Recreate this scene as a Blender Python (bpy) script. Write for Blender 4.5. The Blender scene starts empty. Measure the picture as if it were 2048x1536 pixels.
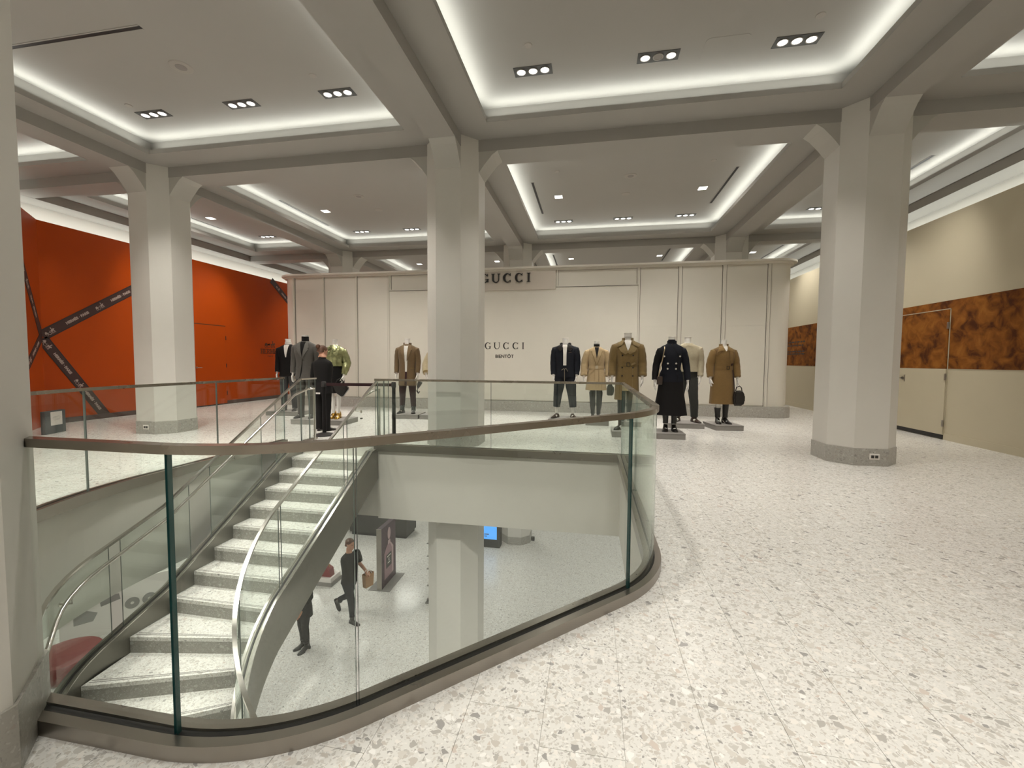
import bpy, bmesh, math, random
import numpy as np
from mathutils import Vector, Matrix
from mathutils.geometry import tessellate_polygon
random.seed(7)
R = math.radians
S = bpy.context.scene
COL = S.collection

# ---------------------------------------------------------------- camera
F_PX, YAW, PITCH, ROLL, CAM_H = 869.67, R(10.3851), R(3.0367), R(0.3743), 1.40
fwd = Vector((-math.sin(YAW)*math.cos(PITCH), math.cos(YAW)*math.cos(PITCH), -math.sin(PITCH)))
rt = Vector((math.cos(YAW), math.sin(YAW), 0)); up = rt.cross(fwd)
cr = rt*math.cos(ROLL) + up*math.sin(ROLL); cu = -rt*math.sin(ROLL) + up*math.cos(ROLL)
cam_d = bpy.data.cameras.new('camera'); cam = bpy.data.objects.new('camera', cam_d); COL.objects.link(cam)
cam_d.sensor_fit = 'HORIZONTAL'; cam_d.sensor_width = 36.0; cam_d.lens = F_PX/2048*36.0
cam_d.clip_start = 0.05; cam_d.clip_end = 100
m = Matrix.Identity(4)
for i in range(3):
    m[i][0] = cr[i]; m[i][1] = cu[i]; m[i][2] = -fwd[i]
m.translation = Vector((0, 0, CAM_H))
cam.matrix_world = m
S.camera = cam

# ---------------------------------------------------------------- world, exposure
w = bpy.data.worlds.new('world'); S.world = w; w.use_nodes = True
w.node_tree.nodes['Background'].inputs[0].default_value = (1.0, .96, .88, 1)
w.node_tree.nodes['Background'].inputs[1].default_value = 0.02
S.view_settings.view_transform = 'Standard'; S.view_settings.look = 'None'
S.view_settings.exposure = 0.0; S.view_settings.gamma = 1.0; S.view_settings.use_curve_mapping = False
S.cycles.transparent_max_bounces = 32
S.cycles.max_bounces = 8; S.cycles.diffuse_bounces = 5; S.cycles.glossy_bounces = 4
S.cycles.sample_clamp_indirect = 4.0
S.cycles.caustics_reflective = False; S.cycles.caustics_refractive = False
COVE_W, SPOT_W, SQ_W, LOW_W, SLOT_W = 2.7, 295.0, 14.0, 36.0, 5.0
WARM = (1.0, .95, .87); NEUT = (.97, 1.0, .93)

def area(name, loc, sx, sy, power, color, rot=(0, 0, 0), spread=None):
    l = bpy.data.lights.new(name, 'AREA'); l.shape = 'RECTANGLE'; l.size = sx; l.size_y = sy
    l.energy = power; l.color = color
    l.spread = R(150) if name == 'cove_strip' else R(180)
    o = bpy.data.objects.new(name, l); COL.objects.link(o); o.location = loc; o.rotation_euler = rot
    return o
def spot(name, loc, power, color, angle, blend=.6, rad=.06, rot=(0, 0, 0)):
    l = bpy.data.lights.new(name, 'SPOT'); l.energy = power; l.color = color
    l.spot_size = angle; l.spot_blend = blend; l.shadow_soft_size = rad
    o = bpy.data.objects.new(name, l); COL.objects.link(o); o.location = loc; o.rotation_euler = rot
    return o

# layout of the building grid
XL = [-8.13, -2.26, 3.76]                # column lines in x
YL = [-5.38, 0.87, 7.10, 13.35, 19.60]   # column lines in y
ZS, ZC, ZB = 4.90, 5.20, 4.72            # soffit, coffer ceiling, beam bottom
ZF2, ZC2 = -4.25, -1.15                  # lower floor, lower ceiling
BAYX = [(-11.5, -8.13, -10.85, -8.82), (-8.13, -2.26, -7.53, -2.87), (-2.26, 3.76, -1.58, 3.08), (3.76, 6.85, 4.38, 6.27)]
BAYS = []
for j in range(4):
    yc = (YL[j]+YL[j+1])/2
    for i, (a, b, t0, t1) in enumerate(BAYX):
        BAYS.append((i, j, a, b, t0, t1, YL[j], YL[j+1], yc-2.42, yc+2.42, yc))

# cove strips and lamps (each coffer has LED strips lying on its ledge, lens triples and square lamps)
for (i, j, a, b, t0, t1, y0, y1, u0, u1, yc) in BAYS:
    if j == 0: 
        k = .6
    else: k = 1.0
    L1, L2 = t1-t0, u1-u0
    # strips lie outside the lip on the ledge, tilted slightly inwards
    area('cove_strip', ((t0+t1)/2, u1+.10, 4.995), L1, .05, COVE_W*L1*k, NEUT, (R(180+18), 0, 0))
    area('cove_strip', ((t0+t1)/2, u0-.10, 4.995), L1, .05, COVE_W*L1*k, NEUT, (R(180-18), 0, 0))
    area('cove_strip', (t0-.10, yc, 4.995), .05, L2, COVE_W*L2*k, NEUT, (0, R(180+18), 0))
    area('cove_strip', (t1+.10, yc, 4.995), .05, L2, COVE_W*L2*k, NEUT, (0, R(180-18), 0))
# the slots behind the hoardings
area('slot_strip', (-11.75, 8.0, 4.05), .06, 22, SLOT_W*22, NEUT, (0, R(150), 0))
area('slot_strip', (6.98, 8.0, 4.0), .06, 22, SLOT_W*22, NEUT, (0, R(210), 0))

# ---------------------------------------------------------------- materials
def mat(name, col, rough=.6, metal=0.0, spec=.5, noise=0.0, nscale=20, bump=0.0, bscale=200, emis=None, estr=0, coat=0, sheen=0, stretch=None):
    M = bpy.data.materials.new(name); M.use_nodes = True
    nt = M.node_tree; p = nt.nodes['Principled BSDF']
    p.inputs['Base Color'].default_value = (*col, 1); p.inputs['Roughness'].default_value = rough
    p.inputs['Metallic'].default_value = metal; p.inputs['Specular IOR Level'].default_value = spec
    if coat: p.inputs['Coat Weight'].default_value = coat
    if sheen: p.inputs['Sheen Weight'].default_value = sheen
    if emis:
        p.inputs['Emission Color'].default_value = (*emis, 1); p.inputs['Emission Strength'].default_value = estr
    if noise or bump:
        tc = nt.nodes.new('ShaderNodeNewGeometry')
        mp = nt.nodes.new('ShaderNodeMapping'); nt.links.new(tc.outputs['Position'], mp.inputs['Vector'])
        if stretch: mp.inputs['Scale'].default_value = stretch
    if noise:
        n = nt.nodes.new('ShaderNodeTexNoise'); n.inputs['Scale'].default_value = nscale; n.inputs['Detail'].default_value = 4
        nt.links.new(mp.outputs[0], n.inputs['Vector'])
        r = nt.nodes.new('ShaderNodeMapRange'); r.inputs[1].default_value = .25; r.inputs[2].default_value = .75
        r.inputs[3].default_value = 1-noise; r.inputs[4].default_value = 1+noise
        nt.links.new(n.outputs[0], r.inputs[0])
        v = nt.nodes.new('ShaderNodeVectorMath'); v.operation = 'SCALE'; v.inputs[0].default_value = col
        nt.links.new(r.outputs[0], v.inputs['Scale']); nt.links.new(v.outputs[0], p.inputs['Base Color'])
    if bump:
        n2 = nt.nodes.new('ShaderNodeTexNoise'); n2.inputs['Scale'].default_value = bscale; n2.inputs['Detail'].default_value = 3
        nt.links.new(mp.outputs[0], n2.inputs['Vector'])
        b = nt.nodes.new('ShaderNodeBump'); b.inputs['Strength'].default_value = bump; b.inputs['Distance'].default_value = .03 if bscale < 12 else .004
        nt.links.new(n2.outputs[0], b.inputs['Height']); nt.links.new(b.outputs[0], p.inputs['Normal'])
    return M

def terrazzo(name, base, tint=1.0, rough=.22, contrast=.8):
    M = bpy.data.materials.new(name); M.use_nodes = True; nt = M.node_tree; L = nt.links.new
    p = nt.nodes['Principled BSDF']; p.inputs['Roughness'].default_value = rough; p.inputs['Specular IOR Level'].default_value = .35
    g = nt.nodes.new('ShaderNodeNewGeometry')
    wn = nt.nodes.new('ShaderNodeTexNoise'); wn.inputs['Scale'].default_value = 26; wn.inputs['Detail'].default_value = 2
    L(g.outputs['Position'], wn.inputs['Vector'])
    add = nt.nodes.new('ShaderNodeVectorMath'); add.operation = 'MULTIPLY_ADD'
    L(wn.outputs['Color'], add.inputs[0]); add.inputs[1].default_value = (.03, .03, .03); L(g.outputs['Position'], add.inputs[2])
    cur = None
    def layer(scale, thr, ramp, edge, prev):
        v = nt.nodes.new('ShaderNodeTexVoronoi'); v.feature = 'F1'; v.inputs['Scale'].default_value = scale
        v.inputs['Randomness'].default_value = 1
        L(add.outputs[0], v.inputs['Vector'])
        d = nt.nodes.new('ShaderNodeTexVoronoi'); d.feature = 'DISTANCE_TO_EDGE'; d.inputs['Scale'].default_value = scale
        L(add.outputs[0], d.inputs['Vector'])
        sx = nt.nodes.new('ShaderNodeSeparateColor'); L(v.outputs['Color'], sx.inputs[0])
        lt = nt.nodes.new('ShaderNodeMath'); lt.operation = 'LESS_THAN'; L(sx.outputs[0], lt.inputs[0]); lt.inputs[1].default_value = thr
        # per chip size: edge margin varies with the cell's own random
        mg = nt.nodes.new('ShaderNodeMath'); mg.operation = 'MULTIPLY_ADD'; L(sx.outputs[2], mg.inputs[0]); mg.inputs[1].default_value = edge*2; mg.inputs[2].default_value = edge*.4
        gt = nt.nodes.new('ShaderNodeMath'); gt.operation = 'GREATER_THAN'; L(d.outputs['Distance'], gt.inputs[0]); L(mg.outputs[0], gt.inputs[1])
        mm = nt.nodes.new('ShaderNodeMath'); mm.operation = 'MULTIPLY'; L(lt.outputs[0], mm.inputs[0]); L(gt.outputs[0], mm.inputs[1])
        cr_ = nt.nodes.new('ShaderNodeValToRGB'); cr_.color_ramp.interpolation = 'CONSTANT'
        e = cr_.color_ramp.elements
        while len(e) > 1: e.remove(e[-1])
        for k, (pos, c) in enumerate(ramp):
            el = e[0] if k == 0 else e.new(pos)
            el.position = pos; el.color = (*[base[q]*(1-contrast)+c[q]*contrast*tint for q in range(3)], 1)
        L(sx.outputs[1], cr_.inputs[0])
        mx = nt.nodes.new('ShaderNodeMix'); mx.data_type = 'RGBA'
        L(mm.outputs[0], mx.inputs['Factor']); L(cr_.outputs[0], mx.inputs['B'])
        if prev is None: mx.inputs['A'].default_value = (*base, 1)
        else: L(prev, mx.inputs['A'])
        return mx.outputs['Result']
    fine = [(0, (.48, .46, .43)), (.2, (.58, .56, .52)), (.45, (.78, .76, .72)), (.7, (.52, .50, .46)), (.93, (.36, .34, .32))]
    big = [(0, (.50, .48, .44)), (.22, (.60, .57, .52)), (.45, (.78, .75, .70)), (.62, (.50, .46, .41)), (.74, (.37, .35, .32)), (.84, (.56, .48, .42)), (.88, (.25, .24, .23)), (.93, (.84, .83, .80))]
    cur = layer(115, .42, fine, .06, None)
    cur = layer(60, .36, big, .07, cur)
    cur = layer(31, .28, big, .09, cur)
    L(cur, p.inputs['Base Color'])
    return M

def brushed(name, col, rough=.32):
    M = mat(name, col, rough, 1.0)
    nt = M.node_tree; p = nt.nodes['Principled BSDF']
    g = nt.nodes.new('ShaderNodeNewGeometry'); n = nt.nodes.new('ShaderNodeTexNoise'); n.inputs['Scale'].default_value = 6; n.inputs['Detail'].default_value = 3
    nt.links.new(g.outputs['Position'], n.inputs['Vector'])
    r = nt.nodes.new('ShaderNodeMapRange'); r.inputs[3].default_value = rough-.08; r.inputs[4].default_value = rough+.1
    nt.links.new(n.outputs[0], r.inputs[0]); nt.links.new(r.outputs[0], p.inputs['Roughness'])
    return M

def glass_mat(name, tint=(.955, .98, .965)):
    M = bpy.data.materials.new(name); M.use_nodes = True; nt = M.node_tree; L = nt.links.new
    nt.nodes.clear()
    out = nt.nodes.new('ShaderNodeOutputMaterial'); mx = nt.nodes.new('ShaderNodeMixShader')
    tr = nt.nodes.new('ShaderNodeBsdfTransparent'); tr.inputs[0].default_value = (*tint, 1)
    gl = nt.nodes.new('ShaderNodeBsdfGlossy'); gl.inputs['Roughness'].default_value = 0.0; gl.inputs['Color'].default_value = (.95, 1, .97, 1)
    lw = nt.nodes.new('ShaderNodeLayerWeight'); lw.inputs[0].default_value = .5
    pw = nt.nodes.new('ShaderNodeMath'); pw.operation = 'POWER'; L(lw.outputs['Facing'], pw.inputs[0]); pw.inputs[1].default_value = 5
    ma = nt.nodes.new('ShaderNodeMath'); ma.operation = 'MULTIPLY_ADD'; L(pw.outputs[0], ma.inputs[0]); ma.inputs[1].default_value = .9; ma.inputs[2].default_value = .04
    L(ma.outputs[0], mx.inputs[0]); L(tr.outputs[0], mx.inputs[1]); L(gl.outputs[0], mx.inputs[2]); L(mx.outputs[0], out.inputs[0])
    return M

def dune_mat(name):
    M = mat(name, (.2, .07, .015), .6, spec=.12); nt = M.node_tree; L = nt.links.new; p = nt.nodes['Principled BSDF']
    g = nt.nodes.new('ShaderNodeNewGeometry'); mp = nt.nodes.new('ShaderNodeMapping'); mp.inputs['Scale'].default_value = (1, 1.0, 1.0); mp.inputs['Rotation'].default_value = (R(35), 0, 0)
    L(g.outputs['Position'], mp.inputs['Vector'])
    n = nt.nodes.new('ShaderNodeTexNoise'); n.inputs['Scale'].default_value = 4.6; n.inputs['Detail'].default_value = 3.5; n.inputs['Distortion'].default_value = .55; n.inputs['Roughness'].default_value = .55
    L(mp.outputs[0], n.inputs['Vector'])
    r = nt.nodes.new('ShaderNodeValToRGB'); e = r.color_ramp.elements
    e[0].position = .33; e[0].color = (.070, .020, .005, 1); e[1].position = .70; e[1].color = (.30, .115, .018, 1)
    x = e.new(.5); x.color = (.20, .066, .010, 1)
    L(n.outputs[0], r.inputs[0]); L(r.outputs[0], p.inputs['Base Color'])
    return M

Mt = {}
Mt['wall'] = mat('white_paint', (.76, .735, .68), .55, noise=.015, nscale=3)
Mt['ceil'] = mat('ceiling_paint_shaded', (.335, .32, .295), .7, noise=.01, nscale=2)  # white ceiling made grey: its dimness is put into the colour
Mt['haunch'] = mat('capital_paint_shaded', (.44, .425, .39), .6)  # darkened column tone, painting in the shade towards the beams
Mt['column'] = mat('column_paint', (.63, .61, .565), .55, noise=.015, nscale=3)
Mt['panel'] = mat('partition_paint', (.64, .61, .54), .45, noise=.015, nscale=2)
Mt['joint'] = mat('panel_joint', (.16, .145, .125), .7)
Mt['panel_dark'] = mat('sign_panel_paint', (.52, .47, .41), .45)
Mt['cream'] = mat('cream_hoarding', (.53, .475, .35), .5, noise=.02, nscale=1.5)
Mt['orange'] = mat('orange_hoarding', (.41, .056, .0), .5, spec=.2, noise=.05, nscale=1.2)
Mt['dune'] = dune_mat('dune_print')
Mt['brown'] = mat('dark_brown_base', (.075, .04, .035), .5)
Mt['ribbon'] = mat('ribbon_brown', (.045, .017, .014), .55)
Mt['ribbon_edge'] = mat('ribbon_edge', (.025, .013, .011), .55)
Mt['ribbon_text'] = mat('ribbon_lettering', (.42, .33, .29), .6)
Mt['terrazzo'] = terrazzo('terrazzo', (.70, .69, .655), contrast=.8)
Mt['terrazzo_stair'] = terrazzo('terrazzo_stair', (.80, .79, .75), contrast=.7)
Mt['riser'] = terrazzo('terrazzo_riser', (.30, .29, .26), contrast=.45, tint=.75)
Mt['granite'] = terrazzo('granite_base', (.36, .345, .31), contrast=.55, tint=.62, rough=.35)
Mt['grout'] = mat('grout', (.46, .44, .40), .8)
Mt['steel'] = brushed('brushed_steel', (.36, .33, .295), .3)
Mt['steel_bright'] = brushed('bright_steel', (.62, .60, .56), .16)
Mt['steel_plate'] = brushed('stringer_plate', (.22, .21, .185), .40)
Mt['rail'] = brushed('rail_steel', (.32, .285, .24), .25)
Mt['black'] = mat('black_rubber', (.012, .010, .010), .5)
Mt['glass'] = glass_mat('clear_glass')
Mt['glass_edge_thin'] = mat('glass_edge_thin', (.16, .19, .175), .2, spec=.6)
Mt['glass_edge'] = mat('glass_edge', (.02, .085, .085), .15, spec=.6)
Mt['lamp_box'] = mat('lamp_box_black', (.035, .032, .028), .5)
Mt['lens'] = mat('lamp_lens', (.8, .8, .8), .3, emis=(1, .98, .93), estr=6)
Mt['lens_off'] = mat('lamp_lens_off', (.22, .2, .18), .3)
Mt['square_lens'] = mat('square_lens', (.8, .8, .8), .3, emis=(1, .97, .9), estr=5)
Mt['gray_dev'] = mat('grey_ceiling_device', (.36, .33, .30), .6)
Mt['plinth'] = mat('grey_plinth', (.24, .225, .21), .6, noise=.03, nscale=9)
Mt['mannequin'] = mat('mannequin_white', (.84, .82, .78), .35)
Mt['dark'] = mat('dark_laminate', (.03, .028, .024), .5)
Mt['chalk'] = mat('charcoal_board', (.045, .05, .055), .6)
Mt['paper'] = mat('white_paper', (.74, .70, .66), .7)
Mt['text_gray'] = mat('grey_print', (.25, .24, .23), .7)
Mt['skin'] = mat('skin', (.42, .21, .13), .5)
Mt['hair'] = mat('brown_hair', (.085, .034, .016), .55, bump=.5, bscale=120, stretch=(1, 1, .2))
Mt['eye'] = mat('eye_dark', (.03, .02, .02), .2)
Mt['red'] = mat('red_vinyl', (.20, .018, .018), .4)
Mt['kraft'] = mat('kraft_paper', (.30, .17, .08), .75, noise=.05, nscale=15)
Mt['screen'] = mat('blue_screen', (.02, .1, .3), .2, emis=(.10, .42, 1.0), estr=.95)
def fabric(name, c, rough=.85, bump=.35, bscale=260, sheen=.12): return mat(name, c, rough, noise=.06, nscale=30, bump=bump, bscale=bscale, sheen=sheen, spec=.25)
Mt['f_black'] = fabric('black_cloth', (.007, .006, .006), sheen=.0)
Mt['f_navy'] = fabric('navy_cloth', (.008, .009, .014), sheen=.0)
Mt['f_fur'] = fabric('dark_fur', (.014, .011, .010), bump=1.0, bscale=90)
Mt['f_grey'] = fabric('grey_suiting', (.085, .078, .070))
Mt['f_bluegrey'] = fabric('blue_grey_wool', (.055, .056, .058))
Mt['f_charcoal'] = fabric('charcoal_wool', (.030, .031, .027))
Mt['f_white'] = fabric('white_cotton', (.70, .67, .62), bump=.15)
Mt['f_brown'] = fabric('brown_overcoat', (.135, .088, .044))
Mt['f_maroon'] = fabric('dark_maroon', (.030, .011, .012), sheen=.05)
Mt['f_fleece'] = fabric('cream_fleece', (.42, .35, .23), bump=1.0, bscale=110)
Mt['f_beige'] = fabric('beige_wool', (.37, .275, .155))
Mt['f_beige_dark'] = fabric('beige_lapel', (.30, .215, .115))
Mt['f_khaki'] = fabric('khaki_gabardine', (.17, .115, .045), bump=.2)
Mt['f_khaki_lt'] = fabric('khaki_collar_lit', (.23, .165, .075), bump=.2)  # khaki cloth lightened; shading that sets off collar and lapels is painted in
Mt['f_cream'] = fabric('cream_twill', (.40, .35, .25))
Mt['f_camel'] = fabric('camel_gabardine', (.18, .108, .038), bump=.2)
Mt['f_camel_dk'] = fabric('camel_flap', (.135, .078, .027), bump=.2)
Mt['f_grey2'] = fabric('grey_lapel_lit', (.112, .105, .095))  # suit cloth lightened so the lapels stand out, shading put into the colour
Mt['f_brown2'] = fabric('brown_lapel_lit', (.17, .115, .06))  # overcoat cloth lightened, lapel shading painted as tone
Mt['f_camel_lt'] = fabric('camel_collar_lit', (.22, .137, .052), bump=.2)  # camel cloth lightened, collar shading painted as tone
Mt['f_satin'] = mat('olive_satin', (.27, .275, .135), .24, metal=.65, noise=.25, nscale=12, bump=1.0, bscale=9)  # mottled tone puts part of the uneven sheen into the colour
Mt['f_gold'] = mat('gold_leather', (.50, .30, .06), .25, metal=.9)
Mt['f_leather'] = mat('black_leather', (.012, .010, .009), .35)
Mt['f_brownleather'] = mat('dark_brown_leather', (.035, .020, .014), .35)
Mt['f_olive_bag'] = mat('dark_olive_leather', (.035, .038, .028), .45)
Mt['chain'] = mat('pale_gold_chain', (.55, .45, .28), .3, metal=.8)
Mt['button_dark'] = mat('dark_horn_button', (.02, .012, .008), .3)
Mt['button_silver'] = mat('silver_button', (.62, .60, .56), .25, metal=.8)
Mt['denimcord'] = mat('khaki_cord', (.16, .14, .10), .8)
Mt['purple'] = mat('poster_purple', (.045, .016, .026), .5)
Mt['pink'] = mat('poster_pink', (.26, .15, .17), .5)
Mt['pink_lt'] = mat('poster_pink_light', (.42, .29, .29), .5)
Mt['letter'] = mat('black_letter', (.018, .016, .015), .4)
Mt['hlogo'] = mat('brown_wall_print', (.085, .028, .006), .6)

# ---------------------------------------------------------------- object helpers
def put(name, me, mats=None, parent=None, smooth=False, loc=None, rotz=0):
    if isinstance(me, bmesh.types.BMesh):
        b = me; me = bpy.data.meshes.new(name)
        bmesh.ops.recalc_face_normals(b, faces=b.faces[:]); b.to_mesh(me); b.free()
    if mats is not None:
        for mm in (mats if isinstance(mats, (list, tuple)) else [mats]): me.materials.append(Mt[mm])
    if smooth:
        me.polygons.foreach_set('use_smooth', [True]*len(me.polygons))
        try: me.set_sharp_from_angle(angle=R(40))
        except Exception: pass
    o = bpy.data.objects.new(name, me); COL.objects.link(o)
    if parent: o.parent = parent
    if loc is not None: o.location = loc
    if rotz: o.rotation_euler = (0, 0, rotz)
    return o
def tag(o, label=None, cat=None, group=None, kind=None):
    if label: o['label'] = label
    if cat: o['category'] = cat
    if group: o['group'] = group
    if kind: o['kind'] = kind
    return o
def struct(o, label=None):
    o['kind'] = 'structure'
    if label: o['label'] = label
    return o
def empty(name, loc=(0, 0, 0), rotz=0):
    o = bpy.data.objects.new(name, None); COL.objects.link(o); o.location = loc; o.rotation_euler = (0, 0, rotz); o.empty_display_size = .1
    return o
def box(bm, x0, x1, y0, y1, z0, z1, mi=0):
    vs = [bm.verts.new(p) for p in ((x0, y0, z0), (x1, y0, z0), (x1, y1, z0), (x0, y1, z0), (x0, y0, z1), (x1, y0, z1), (x1, y1, z1), (x0, y1, z1))]
    for f in ((0, 3, 2, 1), (4, 5, 6, 7), (0, 1, 5, 4), (1, 2, 6, 5), (2, 3, 7, 6), (3, 0, 4, 7)):
        fc = bm.faces.new([vs[k] for k in f]); fc.material_index = mi
    return vs
def bmbox(*a, bevel=0):
    bm = bmesh.new(); box(bm, *a)
    if bevel: bmesh.ops.bevel(bm, geom=bm.edges[:], offset=bevel, segments=2, profile=.5, affect='EDGES')
    return bm
def prism(bm, poly, f, h0, h1, mi=0):
    """poly: list of 2D; f(u,v,h)->3D; solid between h0 and h1"""
    a = [bm.verts.new(f(u, v, h0)) for u, v in poly]; b = [bm.verts.new(f(u, v, h1)) for u, v in poly]
    n = len(poly)
    fs = [bm.faces.new(a[::-1]), bm.faces.new(b)]
    for k in range(n): fs.append(bm.faces.new((a[k], a[(k+1) % n], b[(k+1) % n], b[k])))
    for q in fs: q.material_index = mi
    return fs
XY = lambda u, v, h: (u, v, h)
def rings_loft(bm, rings, cap0=True, cap1=True, mi=0):
    """rings: list of lists of 3D points, same count"""
    V = [[bm.verts.new(p) for p in r] for r in rings]; n = len(V[0])
    for a, b in zip(V[:-1], V[1:]):
        for k in range(n):
            f = bm.faces.new((a[k], a[(k+1) % n], b[(k+1) % n], b[k])); f.material_index = mi
    if cap0: bm.faces.new(V[0][::-1]).material_index = mi
    if cap1: bm.faces.new(V[-1]).material_index = mi
    return V
def tube(bm, pts, rad, n=10, flat=1.0, up=(0, 0, 1), cap=True, mi=0, square=False):
    pts = [Vector(p) for p in pts]; N = len(pts)
    if not isinstance(rad, (list, tuple)): rad = [rad]*N
    rings = []; upv = Vector(up)
    for i, p in enumerate(pts):
        t = (pts[min(i+1, N-1)]-pts[max(i-1, 0)]).normalized()
        s = t.cross(upv)
        if s.length < 1e-4: s = t.cross(Vector((1, 0, 0)))
        s.normalize(); u = s.cross(t)
        r = rad[i]; fl = flat[i] if isinstance(flat, (list, tuple)) else flat
        if square:
            hw, hh = r, r*fl
            rings.append([p+s*a*hw+u*b*hh for a, b in ((-1, -1), (1, -1), (1, 1), (-1, 1))])
        else:
            rings.append([p+s*math.cos(2*math.pi*k/n)*r+u*math.sin(2*math.pi*k/n)*r*fl for k in range(n)])
    rings_loft(bm, rings, cap, cap, mi)
def disc(bm, c, r, ax, n=12, h=.01, mi=0):
    """short cylinder at c along axis vector ax"""
    ax = Vector(ax).normalized(); c = Vector(c)
    s = ax.cross(Vector((0, 0, 1)))
    if s.length < 1e-3: s = Vector((1, 0, 0))
    s.normalize(); u = ax.cross(s)
    rings_loft(bm, [[c+ax*d+(s*math.cos(2*math.pi*k/n)+u*math.sin(2*math.pi*k/n))*r for k in range(n)] for d in (0, h)], mi=mi)
def arc(cx, cy, r, a0, a1, n):
    return [(cx+r*math.cos(R(a0+(a1-a0)*k/n)), cy+r*math.sin(R(a0+(a1-a0)*k/n))) for k in range(n+1)]
def fillet(path, rs, n=10):
    out = [path[0]]
    for k in range(1, len(path)-1):
        p, a, b = Vector(path[k]), Vector(path[k-1]), Vector(path[k+1]); r = rs[k]
        if r <= 0: out.append(tuple(p)); continue
        u = (a-p).normalized(); v = (b-p).normalized(); ang = math.acos(max(-1, min(1, u.dot(v))))
        t = r/math.tan(ang/2); c = p+(u+v).normalized()*r/math.sin(ang/2)
        s0 = p+u*t; s1 = p+v*t
        a0 = math.atan2((s0-c).y, (s0-c).x); a1 = math.atan2((s1-c).y, (s1-c).x); d = a1-a0
        while d > math.pi: d -= 2*math.pi
        while d < -math.pi: d += 2*math.pi
        out += [(c.x+r*math.cos(a0+d*q/n), c.y+r*math.sin(a0+d*q/n)) for q in range(n+1)]
    out.append(path[-1]); return out
def offset_path(path, d):
    """offset to the left of travel by d"""
    out = []
    for i, p in enumerate(path):
        p = Vector(p); a = Vector(path[max(i-1, 0)]); b = Vector(path[min(i+1, len(path)-1)])
        n1 = (p-a); n2 = (b-p)
        if n1.length < 1e-9: n1 = n2
        if n2.length < 1e-9: n2 = n1
        n1 = Vector((-n1.y, n1.x)).normalized(); n2 = Vector((-n2.y, n2.x)).normalized()
        m_ = (n1+n2).normalized(); c = max(.3, m_.dot(n1)); q = p+m_*d/c
        out.append((q.x, q.y))
    return out
def cut_path(path, s0, s1):
    """portion of a polyline between arc lengths"""
    out = []; acc = 0
    for a, b in zip(path[:-1], path[1:]):
        a, b = Vector(a), Vector(b); l = (b-a).length
        if l < 1e-9: continue
        if acc+l >= s0 and acc <= s1:
            t0 = max(0, (s0-acc)/l); t1 = min(1, (s1-acc)/l)
            if not out: out.append(tuple(a.lerp(b, t0)))
            out.append(tuple(a.lerp(b, t1)))
        acc += l
    return out
def path_len(path): return sum((Vector(b)-Vector(a)).length for a, b in zip(path[:-1], path[1:]))
def near_s(path, q):
    best = (1e9, 0); acc = 0; q = Vector(q)
    for a, b in zip(path[:-1], path[1:]):
        a, b = Vector(a), Vector(b); l = (b-a).length
        if l < 1e-9: continue
        t = max(0, min(1, (q-a).dot(b-a)/l/l)); d = (a.lerp(b, t)-q).length
        if d < best[0]: best = (d, acc+t*l)
        acc += l
    return best[1]
def strip_solid(bm, path, th, z0, z1, mi=0, emi=None, closed=False):
    """slab of thickness th following a plan path; z0,z1 numbers or per point lists; end/top faces get emi"""
    L_ = offset_path(path, th/2); Rr = offset_path(path, -th/2); n = len(path)
    Z0 = z0 if isinstance(z0, list) else [z0]*n; Z1 = z1 if isinstance(z1, list) else [z1]*n
    rings = [[(L_[k][0], L_[k][1], Z0[k]), (Rr[k][0], Rr[k][1], Z0[k]), (Rr[k][0], Rr[k][1], Z1[k]), (L_[k][0], L_[k][1], Z1[k])] for k in range(n)]
    V = [[bm.verts.new(p) for p in r] for r in rings]
    for a, b in zip(V[:-1], V[1:]):
        for k in range(4):
            f = bm.faces.new((a[k], a[(k+1) % 4], b[(k+1) % 4], b[k]))
            f.material_index = mi if (k in (1, 3) or emi is None) else emi
    for r in (V[0][::-1], V[-1]):
        bm.faces.new(r).material_index = mi if emi is None else emi
def text_mesh(s, size, extrude, bold=0.0, spacing=1.0, align='LEFT'):
    c = bpy.data.curves.new('t', 'FONT'); c.body = s; c.size = size; c.extrude = extrude; c.offset = bold; c.space_character = spacing; c.align_x = align
    c.resolution_u = 3
    o = bpy.data.objects.new('t', c); COL.objects.link(o)
    dg = bpy.context.evaluated_depsgraph_get(); me = bpy.data.meshes.new_from_object(o.evaluated_get(dg))
    bpy.data.objects.remove(o); bpy.data.curves.remove(c)
    return me
# ================================================================ OPENING AND GUARD PATHS
CX, CY = -2.10, 4.10                     # centre of the stair's curve
near = fillet([(-2.12, 1.26), (-1.12, 1.26), (.44, 2.82), (.44, 6.42)], [0, .9, .9, 0], 12)
far_edge = [(.44, 6.42), (-3.35, 6.42)]
left_arc = arc(CX, CY, 2.97, 180, 252.9, 22)
left_path = [(-5.07, 6.46)] + left_arc    # from the stair head towards the camera, curving behind the near column
opening = [(-5.07, 6.46)] + left_arc + [(-2.9, 1.26)] + near + [(-3.35, 6.42), (-3.35, 6.49), (-4.86, 6.49)]

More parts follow.
